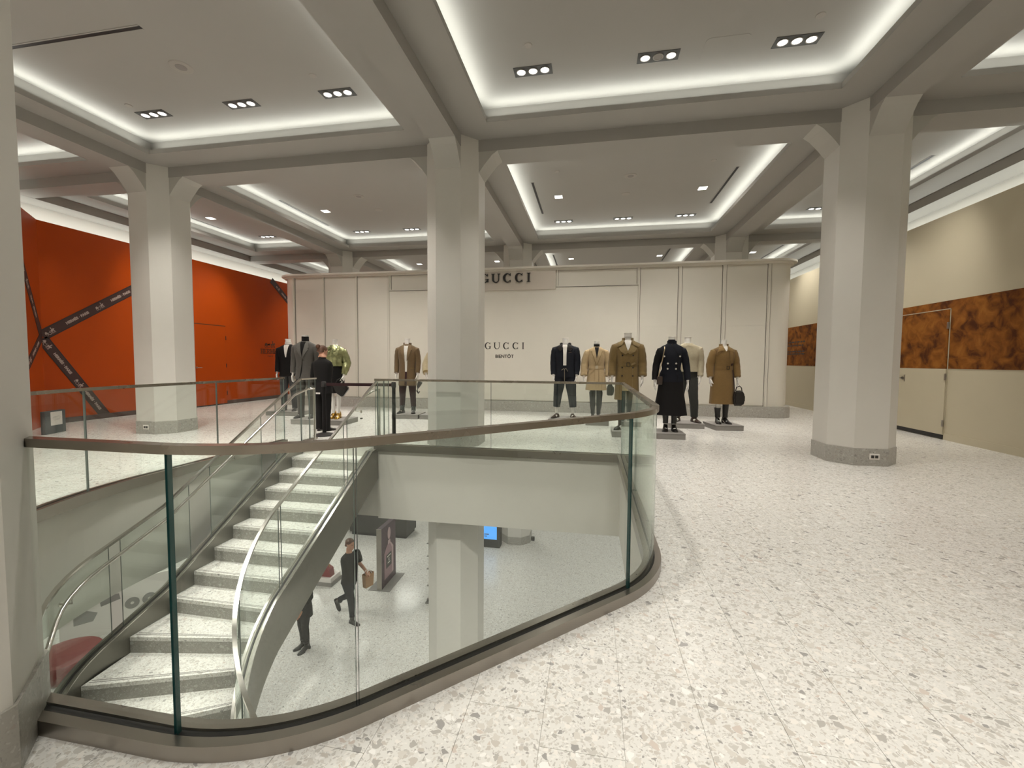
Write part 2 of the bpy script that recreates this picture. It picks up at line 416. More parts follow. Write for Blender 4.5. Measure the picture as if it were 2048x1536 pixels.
# ================================================================ UPPER FLOOR
FX0, FX1, FY0, FY1 = -12.1, 7.4, -5.4, 19.6
def clip_tri_rect(tri, x0, x1, y0, y1):
    P = tri
    for ax, lim, sgn in ((0, x0, 1), (0, x1, -1), (1, y0, 1), (1, y1, -1)):
        out = []
        for k in range(len(P)):
            a, b = P[k], P[(k+1) % len(P)]
            da, db = sgn*(a[ax]-lim), sgn*(b[ax]-lim)
            if da >= 0: out.append(a)
            if da*db < 0:
                t = da/(da-db); out.append((a[0]+(b[0]-a[0])*t, a[1]+(b[1]-a[1])*t))
        P = out
        if len(P) < 3: return []
    return P
def in_poly(p, poly):
    c = False
    for (ax, ay), (bx, by) in zip(poly, poly[1:]+poly[:1]):
        if (ay > p[1]) != (by > p[1]) and p[0] < (bx-ax)*(p[1]-ay)/(by-ay)+ax: c = not c
    return c
def floor_tris(hole):
    outer = [Vector((FX0, FY0, 0)), Vector((FX1, FY0, 0)), Vector((FX1, FY1, 0)), Vector((FX0, FY1, 0))]
    hv = [Vector((x, y, 0)) for x, y in hole]
    pts = outer+hv
    return [[(pts[i].x, pts[i].y) for i in t] for t in tessellate_polygon([outer, hv])]
TW, TL, GAP = .305, .61, .0015
def tiled_floor(name, zt, hole, x0, x1, y0, y1, focus, nkeep, matname, seen):
    bm = bmesh.new(); tris = floor_tris(hole) if hole else None
    if hole:
        for t in tris: bm.faces.new([bm.verts.new((p[0], p[1], zt-.004)) for p in t])
    else:
        bm.faces.new([bm.verts.new(p) for p in ((FX0, FY0, zt-.004), (FX1, FY0, zt-.004), (FX1, FY1, zt-.004), (FX0, FY1, zt-.004))])
    base = struct(put(name, bm, 'grout'))
    hb = (min(p[0] for p in hole), max(p[0] for p in hole), min(p[1] for p in hole), max(p[1] for p in hole)) if hole else None
    full, cut = [], []
    i0, i1 = math.floor((x0+.167)/TW), math.ceil((x1+.167)/TW)
    for i in range(i0, i1):
        xa = -.167+i*TW; off = (2.115, 1.97, 1.82, 2.27)[i % 4]
        for j in range(math.floor((y0-off)/TL), math.ceil((y1-off)/TL)):
            ya = off+j*TL; r = (xa+GAP/2, xa+TW-GAP/2, ya+GAP/2, ya+TL-GAP/2)
            if r[0] < FX0 or r[1] > FX1 or r[2] < FY0 or r[3] > FY1: continue
            if hole and r[1] > hb[0] and r[0] < hb[1] and r[3] > hb[2] and r[2] < hb[3]:
                gx = [in_poly((r[0]+(r[1]-r[0])*u/4, r[2]+(r[3]-r[2])*v/6), hole) for u in range(5) for v in range(7)]
                if all(gx): continue
                if any(gx): cut.append(r); continue
            full.append(r)
    def vis(r): return seen((r[0]+r[1])/2, (r[2]+r[3])/2)
    def dist(r): return math.hypot((r[0]+r[1])/2-focus[0], (r[2]+r[3])/2-focus[1])
    keep = sorted([r for r in full if vis(r)], key=dist)[:nkeep]; ks = set(keep)
    bm = bmesh.new(); hw, hl = (TW-GAP)/2, (TL-GAP)/2
    box(bm, -hw, hw, -hl, hl, -.006, 0)
    me = bpy.data.meshes.new('tile'); bm.to_mesh(me); bm.free(); me.materials.append(Mt[matname])
    for r in keep:
        o = bpy.data.objects.new('tile', me); o.location = ((r[0]+r[1])/2, (r[2]+r[3])/2, zt); o.parent = base; COL.objects.link(o)
    bm = bmesh.new()
    for r in full:
        if r in ks: continue
        bm.faces.new([bm.verts.new((x, y, zt)) for x, y in ((r[0], r[2]), (r[1], r[2]), (r[1], r[3]), (r[0], r[3]))])
    for r in cut:
        b2 = bmesh.new()
        for t in tris:
            P = clip_tri_rect(t, *r)
            if len(P) >= 3:
                try: b2.faces.new([b2.verts.new((x, y, zt)) for x, y in P])
                except ValueError: pass
        bmesh.ops.remove_doubles(b2, verts=b2.verts[:], dist=1e-5)
        if vis(r) and len(ks) < nkeep+40 and b2.faces and dist(r) < 7:
            g = bmesh.ops.extrude_face_region(b2, geom=b2.faces[:]); bmesh.ops.translate(b2, vec=(0, 0, -.006), verts=[v for v in g['geom'] if isinstance(v, bmesh.types.BMVert)])
            put('tile', b2, matname, base)
        else:
            vm = {v: bm.verts.new(v.co) for v in b2.verts}
            for f in b2.faces: bm.faces.new([vm[v] for v in f.verts])
            b2.free()
    o = put('tile_field', bm, matname, base); o['kind'] = 'stuff'
    return base
def seen_upper(x, y):
    if y < 1.15: return False
    px = math.atan2(x, y)+YAW
    return abs(px) < R(51) and x > -11.2 and x < 6.4 and y < 12
def seen_lower(x, y): return -11 < x < 1.0 and 5.2 < y < 13.6 and x > -7.6+0*(y)
floor = tiled_floor('floor', 0.0, opening, FX0, FX1, FY0, 14.5, (.6, 2.2), 255, 'terrazzo', seen_upper)
floor2 = tiled_floor('floor.001', ZF2, None, -12.1, 4, 3.2, 16, (-2.4, 9), 290, 'terrazzo', seen_lower)

# slab edge (white fascia around the opening) and lower ceiling
bm = bmesh.new()
fpath = opening+[opening[0]]
strip_solid(bm, [(p[0], p[1]) for p in fpath], .02, ZC2, -.012)
# stair-head side needs no fascia above the first riser, it sits behind the stringers
fascia = struct(put('trim_1', bm, 'wall', smooth=False), 'white slab edge running round the stair opening')
bm = bmesh.new()
for t in floor_tris(opening): bm.faces.new([bm.verts.new((p[0], p[1], ZC2)) for p in t])
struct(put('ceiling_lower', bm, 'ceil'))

# ================================================================ CEILING
bm = bmesh.new(); box(bm, FX0, FX1, FY0, FY1+2, 5.45, 5.5)
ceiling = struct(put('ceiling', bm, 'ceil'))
for (i, j, a, b, t0, t1, y0, y1, u0, u1, yc) in BAYS:
    bm = bmesh.new(); s = .20
    def ring(xa, xb, ya, yb, z): return [bm.verts.new(p) for p in ((xa, ya, z), (xb, ya, z), (xb, yb, z), (xa, yb, z))]
    r0 = ring(a, b, y0, y1, ZS)
    r1 = ring(t0, t1, u0, u1, ZS); r2 = ring(t0, t1, u0, u1, ZS+.075); r3 = ring(t0-s, t1+s, u0-s, u1+s, ZS+.075); r4 = ring(t0-s, t1+s, u0-s, u1+s, ZC)
    for A, B in ((r0, r1), (r1, r2), (r2, r3), (r3, r4)):
        for k in range(4): bm.faces.new((A[k], A[(k+1) % 4], B[(k+1) % 4], B[k]))
    bm.faces.new(r4)
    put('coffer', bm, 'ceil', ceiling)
HB = .21
for y in YL:
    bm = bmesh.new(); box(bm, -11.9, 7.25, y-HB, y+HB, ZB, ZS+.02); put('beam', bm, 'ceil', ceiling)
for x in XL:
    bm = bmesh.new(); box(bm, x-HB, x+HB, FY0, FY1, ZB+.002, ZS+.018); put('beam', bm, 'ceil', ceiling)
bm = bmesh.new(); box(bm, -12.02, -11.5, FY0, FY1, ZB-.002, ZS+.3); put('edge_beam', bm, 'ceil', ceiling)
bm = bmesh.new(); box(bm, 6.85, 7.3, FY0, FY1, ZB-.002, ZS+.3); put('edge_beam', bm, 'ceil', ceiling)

# ================================================================ COLUMNS
CF, CW = .205, .435
def col_poly(g=0.0):
    w_, c = CW+g, CF+g*.414
    return [(c, -w_), (w_, -c), (w_, c), (c, w_), (-c, w_), (-w_, c), (-w_, -c), (-c, -w_)]
def column(cx, cy, z0, z1, haunch=True, base=True):
    bm = bmesh.new(); prism(bm, col_poly(), XY, z0, z1)
    if haunch:
        h, d = .32, .30
        for ax, sg in ((0, 1), (0, -1), (1, 1), (1, -1)):
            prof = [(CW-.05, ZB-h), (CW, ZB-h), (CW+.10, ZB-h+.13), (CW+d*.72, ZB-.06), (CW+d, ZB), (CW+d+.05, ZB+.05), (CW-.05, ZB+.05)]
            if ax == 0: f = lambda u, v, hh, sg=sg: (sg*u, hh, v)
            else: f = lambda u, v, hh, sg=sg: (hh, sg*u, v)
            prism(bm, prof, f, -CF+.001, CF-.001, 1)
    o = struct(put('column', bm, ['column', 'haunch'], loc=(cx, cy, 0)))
    if base:
        bm = bmesh.new(); prism(bm, col_poly(.012), XY, z0, z0+.235); prism(bm, col_poly(.012), XY, z0+.235, z0+.237)
        put('column_base', bm, 'granite', o)
    return o
for y in YL[:4]:
    for x in XL:
        yy = y
        column(x-(.065 if y == .87 else 0), yy, 0, ZS+.04)
for x, y in ((-2.26, 7.10), (-2.26, 13.35), (-8.13, 13.35), (3.76, 13.35)):
    column(x, y, ZF2, ZC2, haunch=False)

# ================================================================ LEFT ORANGE HOARDING, DOOR, RIBBONS
HX = -11.2; K0 = (HX, 7.13); CHD = Vector((.70711, -.70711)); K1 = (HX+2.6*.70711, 7.13-2.6*.70711)
bm = bmesh.new()
prism(bm, [(HX, 7.13), (K1[0], K1[1]), (K1[0]-.08, K1[1]-.06), (HX-.10, 7.09), (HX-.10, 19.5), (HX, 19.5)], XY, 0, 4.22)
hoard_l = struct(put('wall_left', bm, 'orange'), 'glossy orange shop hoarding with brown ribbons')
bm = bmesh.new()
box(bm, HX, HX+.012, 7.14, 10.55, 0, .11); box(bm, HX, HX+.012, 11.72, 19.5, 0, .11)
struct(put('baseboard_left', bm, 'brown'))
bm = bmesh.new(); box(bm, HX+.004, HX+.028, 10.575, 11.70, .035, 2.40); 
door1 = struct(put('door_1', bm, 'orange'), 'flush orange door in the orange hoarding')
bm = bmesh.new(); disc(bm, (HX+.028, 10.66, 1.15), .028, (1, 0, 0), 12, .012); tube(bm, [(HX+.045, 10.66, 1.15), (HX+.075, 10.66, 1.15), (HX+.08, 10.68, 1.15), (HX+.08, 10.79, 1.15)], .010, 8)
put('door_handle', bm, 'steel_bright', door1, True)
for z in (.35, 1.2, 2.05):
    bm = bmesh.new(); tube(bm, [(HX+.03, 11.705, z-.06), (HX+.03, 11.705, z+.06)], .012, 8); put('hinge', bm, 'ribbon', door1)
bm = bmesh.new(); box(bm, HX+.003, HX+.02, 10.58, 11.70, .002, .03); put('door_sweep', bm, 'black', door1)
bm = bmesh.new()   # dark joint round the door
for a in ((10.55, 10.572, .0, 2.425), (11.703, 11.725, 0, 2.425)): box(bm, HX+.0005, HX+.006, a[0], a[1], a[2], a[3])
box(bm, HX+.0005, HX+.006, 10.55, 11.725, 2.405, 2.428); put('door_frame', bm, 'hlogo', door1)

# horse and carriage emblem as flat print: unit box about 1 x .55
def emblem(bm, f, h0, h1, mi=0):
    def C(cx, cy, r, n=10, ring=0):
        if ring:
            for k in range(n):
                a0, a1 = 2*math.pi*k/n, 2*math.pi*(k+1)/n
                prism(bm, [(cx+r*math.cos(a0), cy+r*math.sin(a0)), (cx+r*math.cos(a1), cy+r*math.sin(a1)), (cx+(r-ring)*math.cos(a1), cy+(r-ring)*math.sin(a1)), (cx+(r-ring)*math.cos(a0), cy+(r-ring)*math.sin(a0))], f, h0, h1, mi)
        else: prism(bm, [(cx+r*math.cos(2*math.pi*k/n), cy+r*math.sin(2*math.pi*k/n)) for k in range(n)], f, h0, h1, mi)
    C(-.36, .10, .10, 10, .03); C(-.10, .13, .14, 12, .03)
    prism(bm, [(-.46, .20), (-.40, .36), (-.28, .40), (-.22, .26), (-.02, .26), (.02, .33), (-.02, .36), (-.05, .21), (-.40, .17)], f, h0, h1, mi)
    prism(bm, [(.10, .22), (.34, .22), (.40, .30), (.46, .30), (.44, .36), (.38, .42), (.33, .38), (.27, .31), (.12, .32), (.07, .27)], f, h0, h1, mi)
    for x0, x1 in ((.12, .10), (.17, .20), (.31, .29), (.35, .40)):
        prism(bm, [(x0, .22), (x0+.04, .22), (x1+.03, 0), (x1, 0)], f, h0, h1, mi)
    prism(bm, [(.20, .32), (.28, .32), (.27, .47), (.21, .47)], f, h0, h1, mi); C(.24, .52, .045, 8)
    prism(bm, [(.02, .27), (.10, .29), (.10, .31), (.02, .29)], f, h0, h1, mi)

def ribbon(p, q, width, frame, word_at, emb_at, flip=False):
    """p,q in wall coords (s along wall, z); frame maps (s,z,h)->3D"""
    p, q = Vector(p), Vector(q); d = (q-p).normalized(); n = Vector((-d.y, d.x)); L = (q-p).length
    def f(u, v, h):
        s = p+d*u+n*v; return frame(s.x, s.y, h)
    bm = bmesh.new(); prism(bm, [(0, -width/2), (L, -width/2), (L, width/2), (0, width/2)], f, .001, .005)
    o = put('ribbon', bm, 'ribbon', hoard_l)
    bm = bmesh.new()
    for s in (-1, 1): prism(bm, [(0, s*width*.5), (L, s*width*.5), (L, s*width*.40), (0, s*width*.40)][::s], f, .005, .0065)
    put('ribbon_border', bm, 'ribbon_edge', o)
    bm = bmesh.new()
    for u in emb_at:
        sc = width*1.05
        g = (lambda a, b, h, u=u: f(u-a*sc, .26*sc-b*sc, h)) if flip else (lambda a, b, h, u=u: f(u+a*sc, -.26*sc+b*sc, h))
        emblem(bm, g, .0055, .008)
    put('emblem', bm, 'ribbon_text', o)
    for u in word_at:
        me = text_mesh('HERM\u00c8S \u00b7 PARIS', width*.34, .0012, .004, 1.05, 'CENTER')
        for v in me.vertices:
            a, b = v.co.x, v.co.y-width*.12
            v.co = Vector(f(u-a, -b, .0065+v.co.z)) if flip else Vector(f(u+a, b, .0065+v.co.z))
        put('lettering', me, 'ribbon_text', o)
wallf = lambda s, z, h: (HX+h, s, z)
chamf = lambda s, z, h: (HX+.70711*(s+h), 7.13-.70711*(s-h), z)     # s measured from the corner along the chamfer
ribbon((7.13, 1.86), (10.1, 3.84), .215, wallf, (.78, 1.88, 2.95), (.16, 1.32, 2.42))
ribbon((7.13, 1.80), (8.26, .06), .215, wallf, (.62, 1.62), (.14, 1.14))
ribbon((.02, 1.80), (1.27, 3.60), .20, chamf, (.75, 1.75), (1.25,))
ribbon((.02, 1.86), (1.42, .93), .20, chamf, (.5,), (.95,), True)
ribbon((13.75, 4.20), (14.9, 3.35), .215, wallf, (.9,), (.4,))
# big emblem and word by the door
bm = bmesh.new(); emblem(bm, lambda a, b, h: (HX+h, 13.62+a*.56, 1.80+b*.44), .001, .004)
logo = put('wall_emblem', bm, 'hlogo', hoard_l)
def slab_letters(word, size, th):
    """slab serif strokes; returns list of quads/polys in 2D, advance width"""
    P = []; x = 0; h = size; t = th; s = th*.55
    def rect(a, b, c, d): P.append([(a, c), (b, c), (b, d), (a, d)])
    def serif(cx, y, w_): rect(cx-w_/2, cx+w_/2, y, y+s)
    for ch in word:
        if ch in 'HM':
            w_ = h*(.78 if ch == 'H' else .95)
            rect(x, x+t, 0, h); rect(x+w_-t, x+w_, 0, h)
            for xx in (x+t/2, x+w_-t/2): serif(xx, 0, t*2.4); serif(xx, h-s, t*2.4)
            if ch == 'H': rect(x, x+w_, h*.46, h*.46+s)
            else:
                m_ = x+w_/2
                P.append([(x, h), (x+t, h), (m_+t*.3, h*.12), (m_-t*.3, h*.12)]); P.append([(x+w_-t, h), (x+w_, h), (m_+t*.3, h*.12), (m_-t*.3, h*.12)])
        elif ch in 'E\u00c8':
            w_ = h*.62; rect(x, x+t, 0, h); serif(x+t/2, 0, t*2); serif(x+t/2, h-s, t*2)
            for y in (0, h*.47, h-s): rect(x, x+w_*(.8 if y == h*.47 else 1), y, y+s)
            rect(x+w_-s, x+w_, 0, h*.2); rect(x+w_-s, x+w_, h*.8, h)
            if ch != 'E': P.append([(x+w_*.3, h*1.25), (x+w_*.42, h*1.25), (x+w_*.62, h*1.06), (x+w_*.55, h*1.06)])
        elif ch == 'R':
            w_ = h*.70; rect(x, x+t, 0, h); serif(x+t/2, 0, t*2.4); serif(x+t/2, h-s, t*2)
            rect(x, x+w_*.6, h-s, h); rect(x, x+w_*.6, h*.46, h*.46+s)
            A = arc(x+w_*.55, h*.73, h*.27, -90, 90, 6); B = arc(x+w_*.55, h*.73, h*.27-t*.9, -90, 90, 6)
            for k in range(6): P.append([A[k], A[k+1], B[k+1], B[k]])
            P.append([(x+w_*.45, h*.48), (x+w_*.65, h*.48), (x+w_*1.05, 0), (x+w_*.83, 0)]); serif(x+w_*.95, 0, t*1.6)
        elif ch == 'S':
            w_ = h*.55; r = h*.26
            for cy, a0, a1 in ((h-r, 20, 270), (r, -160, 90)):
                A = arc(x+w_/2, cy, r, a0, a1, 10); B = arc(x+w_/2, cy, r-t*.8, a0, a1, 10)
                for k in range(10): P.append([A[k], A[k+1], B[k+1], B[k]])
        x += w_+h*.22
    return P, x-h*.22
P, wd = slab_letters('HERM\u00c8S', .165, .032)
bm = bmesh.new()
for q in P: prism(bm, [(a-wd/2, b) for a, b in q], lambda a, b, h: (HX+h, 13.62+a, 1.60+b), .001, .004)
put('wall_word', bm, 'hlogo', logo)
me = text_mesh('PARIS', .07, .0015, .001, 1.5, 'CENTER')
for v in me.vertices: v.co = Vector((HX+.002+v.co.z, 13.62+v.co.x, 1.49+v.co.y))
put('wall_word', me, 'hlogo', logo)

# ================================================================ RIGHT CREAM HOARDING
RX = 6.41
bm = bmesh.new(); box(bm, RX, RX+.10, -5.4, 19.5, 0, 4.15)
hoard_r = struct(put('wall_right', bm, 'cream'), 'cream hoarding with a brown dune-print band')
bm = bmesh.new(); box(bm, RX-.006, RX, -5.3, 9.28-.02, 1.31, 2.555); box(bm, RX-.006, RX, 10.62, 19.4, 1.31, 2.555); box(bm, RX-.006, RX, 9.26, 10.62, 2.40, 2.555)
put('printed_band', bm, 'dune', hoard_r)
bm = bmesh.new()
for z, w_, o_ in ((2.06, 1.9, 0), (1.95, 1.5, .1), (1.76, 1.45, .02), (1.68, 1.4, .02)):
    y = 14.75+o_
    while y < 14.75+o_+w_:
        l = .10+.12*random.random(); box(bm, RX-.009, RX-.006, y, y+l, z-.022, z+.022); y += l+.05
put('band_lettering', bm, 'ribbon_edge', hoard_r)
bm = bmesh.new(); box(bm, RX-.014, RX, -5.3, 9.26, 0, .12); box(bm, RX-.014, RX, 10.64, 19.4, 0, .12)
struct(put('baseboard_right', bm, 'cream'))
bm = bmesh.new(); box(bm, RX-.024, RX-.002, 9.285, 10.61, .09, 1.305)
door2 = struct(put('door_2', bm, 'cream'), 'flush cream door crossed by the brown band')
bm = bmesh.new(); box(bm, RX-.024, RX-.002, 9.285, 10.61, 1.307, 2.39); put('door_print', bm, 'dune', door2)
bm = bmesh.new(); box(bm, RX-.022, RX-.002, 9.285, 10.61, .012, .085); put('door_sweep', bm, 'black', door2)
bm = bmesh.new()
box(bm, RX-.010, RX-.001, 9.268, 9.280, 0, 2.41); box(bm, RX-.010, RX-.001, 10.615, 10.627, 0, 2.41); box(bm, RX-.010, RX-.001, 9.268, 10.627, 2.398, 2.410)
put('door_frame', bm, 'cream', door2)
for z in (.30, 1.16, 2.10):
    bm = bmesh.new(); tube(bm, [(RX-.03, 9.283, z-.06), (RX-.03, 9.283, z+.06)], .014, 8); box(bm, RX-.028, RX-.02, 9.285, 9.315, z-.06, z+.06)
    put('hinge', bm, 'steel', door2)
bm = bmesh.new(); disc(bm, (RX-.024, 10.40, 1.10), .032, (-1, 0, 0), 14, .012); box(bm, RX-.028, RX-.022, 10.33, 10.36, 1.03, 1.17)
tube(bm, [(RX-.036, 10.40, 1.10), (RX-.075, 10.40, 1.10), (RX-.08, 10.42, 1.10), (RX-.08, 10.53, 1.10)], .011, 8)
put('door_handle', bm, 'steel', door2, True)

# enclosing walls behind the hoardings and behind the camera
bm = bmesh.new(); box(bm, -12.2, -12.1, FY0, FY1, 0, 5.45); struct(put('wall_left.001', bm, 'wall'))
bm = bmesh.new(); box(bm, 7.36, 7.46, FY0, FY1, 0, 5.45); struct(put('wall_right.001', bm, 'wall'))
bm = bmesh.new(); box(bm, -12.2, 7.46, FY0-.1, FY0, 0, 5.45); struct(put('wall_front', bm, 'wall'))
bm = bmesh.new(); box(bm, -12.2, 7.46, FY1, FY1+.1, 0, 5.45); struct(put('wall_back.001', bm, 'wall'))
for nm, a in (('wall_left.002', (-12.2, -12.1, FY0, FY1)), ('wall_right.002', (7.36, 7.46, FY0, FY1)), ('wall_front.001', (-12.2, 7.46, FY0-.1, FY0)), ('wall_back.002', (-12.2, 7.46, FY1, FY1+.1))):
    bm = bmesh.new(); box(bm, *a, ZF2, ZC2); struct(put(nm, bm, 'wall'))

# ================================================================ WHITE STORE FRONT PARTITION (back of the hall)
GX0, GX1, GY, GT = -9.45, 4.96, 12.0, 3.97
front = fillet([(GX0, 15.2), (GX0, GY), (GX1, GY), (GX1, 15.2)], [0, .42, .42, 0], 12)
gpath = front
bm = bmesh.new(); strip_solid(bm, offset_path(gpath, .06), .10, .28, GT-.10)
store = struct(put('wall_back', bm, 'panel', smooth=True), 'white panelled store front with rounded ends')
bm = bmesh.new(); strip_solid(bm, gpath, .19, 0, .26); strip_solid(bm, gpath, .16, .26, .285)
put('stone_plinth', bm, 'granite', store, True)
bm = bmesh.new(); strip_solid(bm, offset_path(gpath, .02), .16, GT-.10, GT-.045); strip_solid(bm, offset_path(gpath, -.02), .24, GT-.045, GT); put('cornice', bm, 'panel', store, True)
YF = GY+.01
def gp(x0, x1, z0, z1, d=.0, matn='panel', name='panel', d1=.04):
    bm = bmesh.new(); box(bm, x0, x1, YF-d, YF+d1, z0, z1); return put(name, bm, matn, store)
for a, b in ((-9.0+.06, -8.0-.04), (-8.0+.045, -6.92-.035), (-6.92+.035, -5.89-.035), (1.19+.03, 2.22-.045), (2.22+.045, 3.29-.045), (3.29+.045, 4.34-.035)):
    gp(a, b, .30, 2.335, .012); gp(a, b, 2.338, GT-.13, .012)
gp(-5.86, 1.165, .30, 3.425, .02, name='hoarding_panel')
for x, wd in ((-9.0, .036), (-8.0, .036), (-6.92, .03), (-5.89, .03), (2.22, .042), (3.29, .042), (4.34, .035), (1.19, .022)):
    z0 = .285 if x != -5.89 and x != 1.19 else .285
    bm = bmesh.new(); box(bm, x-wd, x+wd, YF-.035, YF+.04, z0, GT-.10); box(bm, x-wd*.45, x+wd*.45, YF-.05, YF-.03, z0, GT-.10)
    mu = put('mullion', bm, 'panel', store)
    bm = bmesh.new()
    for sg in (-1, 1): box(bm, x+sg*(wd+.008)-.006, x+sg*(wd+.008)+.006, YF-.014, YF+.02, z0, GT-.10)
    put('shadow_joint', bm, 'joint', mu)
gp(-5.80, -3.60, 3.455, 3.86, .005, name='transom_panel'); gp(-.94, 1.13, 3.455, 3.86, .005, name='transom_panel')
for x0, x1 in ((-5.85, -3.55), (-.98, 1.17)):
    bm = bmesh.new(); box(bm, x0, x1, YF-.035, YF+.04, 3.425, 3.45); box(bm, x0, x1, YF-.035, YF+.04, 3.865, 3.89)
    box(bm, x0, x0+.035, YF-.035, YF+.04, 3.45, 3.865); box(bm, x1-.03, x1, YF-.035, YF+.04, 3.45, 3.865); tf = put('transom_frame', bm, 'panel', store)
    bm = bmesh.new(); box(bm, x0+.036, x1-.031, YF-.012, YF+.02, 3.4505, 3.4535); box(bm, x0+.036, x1-.031, YF-.012, YF+.02, 3.857, 3.864); box(bm, x0+.036, x0+.044, YF-.012, YF+.02, 3.45, 3.86); box(bm, x1-.038, x1-.031, YF-.012, YF+.02, 3.45, 3.86); box(bm, x0-.02, x1, YF-.036, YF, 3.412, 3.424)
    put('shadow_joint', bm, 'joint', tf)
sign = gp(-3.53, -1.0, 3.36, 3.90, .06, 'panel_dark', 'sign_panel')
# serif letters
def serif_word(word, h, thick, gap):
    out = []; x = 0; s = h*.045
    for ch in word:
        P = []
        def rect(a, b, c, d): P.append([(x+a, c), (x+b, c), (x+b, d), (x+a, d)])
        if ch in 'GC':
            w_ = h*.92; rx, ry = w_/2, h*.52; cx, cy = x+rx, h/2; n = 22
            a0, a1 = (38, 322) if ch == 'C' else (38, 330)
            o_ = [(cx+rx*math.cos(R(a0+(a1-a0)*k/n)), cy+ry*math.sin(R(a0+(a1-a0)*k/n))) for k in range(n+1)]
            i_ = [(cx+thick*.25+(rx-thick)*math.cos(R(a0+(a1-a0)*k/n)), cy+(ry-thick*.42)*math.sin(R(a0+(a1-a0)*k/n))) for k in range(n+1)]
            for k in range(n): P.append([o_[k], o_[k+1], i_[k+1], i_[k]])
            rect(w_*.86, w_*.86+thick*.35, h*.72, h*1.0)
            if ch == 'C': rect(w_*.86, w_*.86+thick*.35, h*.02, h*.26)
            else: rect(w_*.80, w_*.80+thick, h*.06, h*.42); rect(w_*.62, w_*1.08, h*.40, h*.40+s)
        elif ch == 'U':
            w_ = h*.86; r = w_/2
            rect(thick*.1, thick*1.1, h*.38, h); rect(w_-thick*.6, w_-thick*.15, h*.38, h)
            rect(-thick*.45, thick*1.7, h-s, h); rect(w_-thick*1.2, w_+thick*.45, h-s, h)
            n = 12; o_ = [(x+thick*.1+(w_-thick*.25)/2*(1-math.cos(math.pi*k/n)), h*.38-(h*.40)*math.sin(math.pi*k/n)) for k in range(n+1)]
            xi0, xi1 = thick*1.1, w_-thick*.6
            i_ = [(x+xi0+(xi1-xi0)/2*(1-math.cos(math.pi*k/n)), h*.38-(h*.40-thick*.5)*math.sin(math.pi*k/n)) for k in range(n+1)]
            for k in range(n): P.append([o_[k], o_[k+1], i_[k+1], i_[k]])
        elif ch == 'I':
            w_ = thick*2.1
            rect(thick*.55, thick*1.55, 0, h); rect(0, w_, 0, s); rect(0, w_, h-s, h)
        out.append((ch, P)); x += w_+gap
    return out, x-gap
lt, wd = serif_word('GUCCI', .245, .050, .105)
for ch, P in lt:
    bm = bmesh.new()
    for q in P: prism(bm, [(a-3.10, b+3.565) for a, b in q], lambda a, b, h: (a, YF-h, b), .075, .105)
    put('sign_letter', bm, 'letter', sign)
lt, wd2 = serif_word('GUCCI', .185, .030, .098)
for ch, P in lt:
    bm = bmesh.new()
    for q in P: prism(bm, [(a-2.985, b+1.73) for a, b in q], lambda a, b, h: (a, YF-h, b), .021, .025)
    put('printed_letter', bm, 'letter', store)
me = text_mesh('BIENT\u00d4T', .128, .001, .0025, 1.0, 'CENTER')
for v in me.vertices: v.co = Vector((-2.42+v.co.x, YF-.0225-v.co.z, 1.485+v.co.y))
put('printed_word', me, 'letter', store)
print('words', wd, wd2)
# ================================================================ GLASS GUARD ROUND THE OPENING
RAILZ = 1.085
def guard(name, label, path, joints, edge='glass_edge', group='glass guards'):
    g = empty(name, (path[0][0], path[0][1], 0)); tag(g, label, 'railing', group)
    o3 = Vector(g.location)
    def loc(bm): bmesh.ops.translate(bm, verts=bm.verts[:], vec=-o3); return bm
    n = len(path)
    # steel kerb: outer and inner bars with a black slot between
    bm = bmesh.new()
    A = offset_path(path, -.038); B = offset_path(path, .038)
    strip_solid(bm, A, .042, 0.0, .058); put('kerb', loc(bm), 'steel', g, True)
    bm = bmesh.new(); strip_solid(bm, B, .042, -.05, .058); put('kerb', loc(bm), 'steel', g, True)
    bm = bmesh.new(); strip_solid(bm, path, .034, 0.0, .048); put('kerb_gasket', loc(bm), 'black', g, True)
    # panels
    ss = [0]+[near_s(path, q) for q in joints]+[path_len(path)]
    for a, b in zip(ss[:-1], ss[1:]):
        p = cut_path(path, a+.005, b-.005)
        if len(p) < 2: continue
        bm = bmesh.new(); strip_solid(bm, p, .019, .044, RAILZ-.01, 0, 1)
        put('glass_panel', loc(bm), ['glass', edge], g, True)
    # cap rail
    bm = bmesh.new(); strip_solid(bm, path, .046, RAILZ-.014, RAILZ+.018)
    put('top_rail', loc(bm), 'rail', g, True)
    return g
near_full = near[:-1]+[(.44, 6.42)]
g1 = guard('glass_guard', 'curved glass guard with steel kerb between camera and stair opening', near_full, [(-1.45, 1.26), (-.88, 1.50), (.235, 2.615), (.44, 4.4)])
g2 = guard('glass_guard', 'straight glass guard along the far edge of the stair opening', [(.43, 6.42), (-1.5, 6.42), (-3.40, 6.42)], [(-1.50, 6.42)], 'glass_edge_thin')
g3 = guard('glass_guard', 'long glass guard on the left edge above the white slab, before the orange wall', [(-5.07, 6.46), (-5.07, 5.2), (-5.07, 4.1)]+left_arc[1:], [(-5.07, 5.13), (-5.02, 3.50)], 'glass_edge_thin')

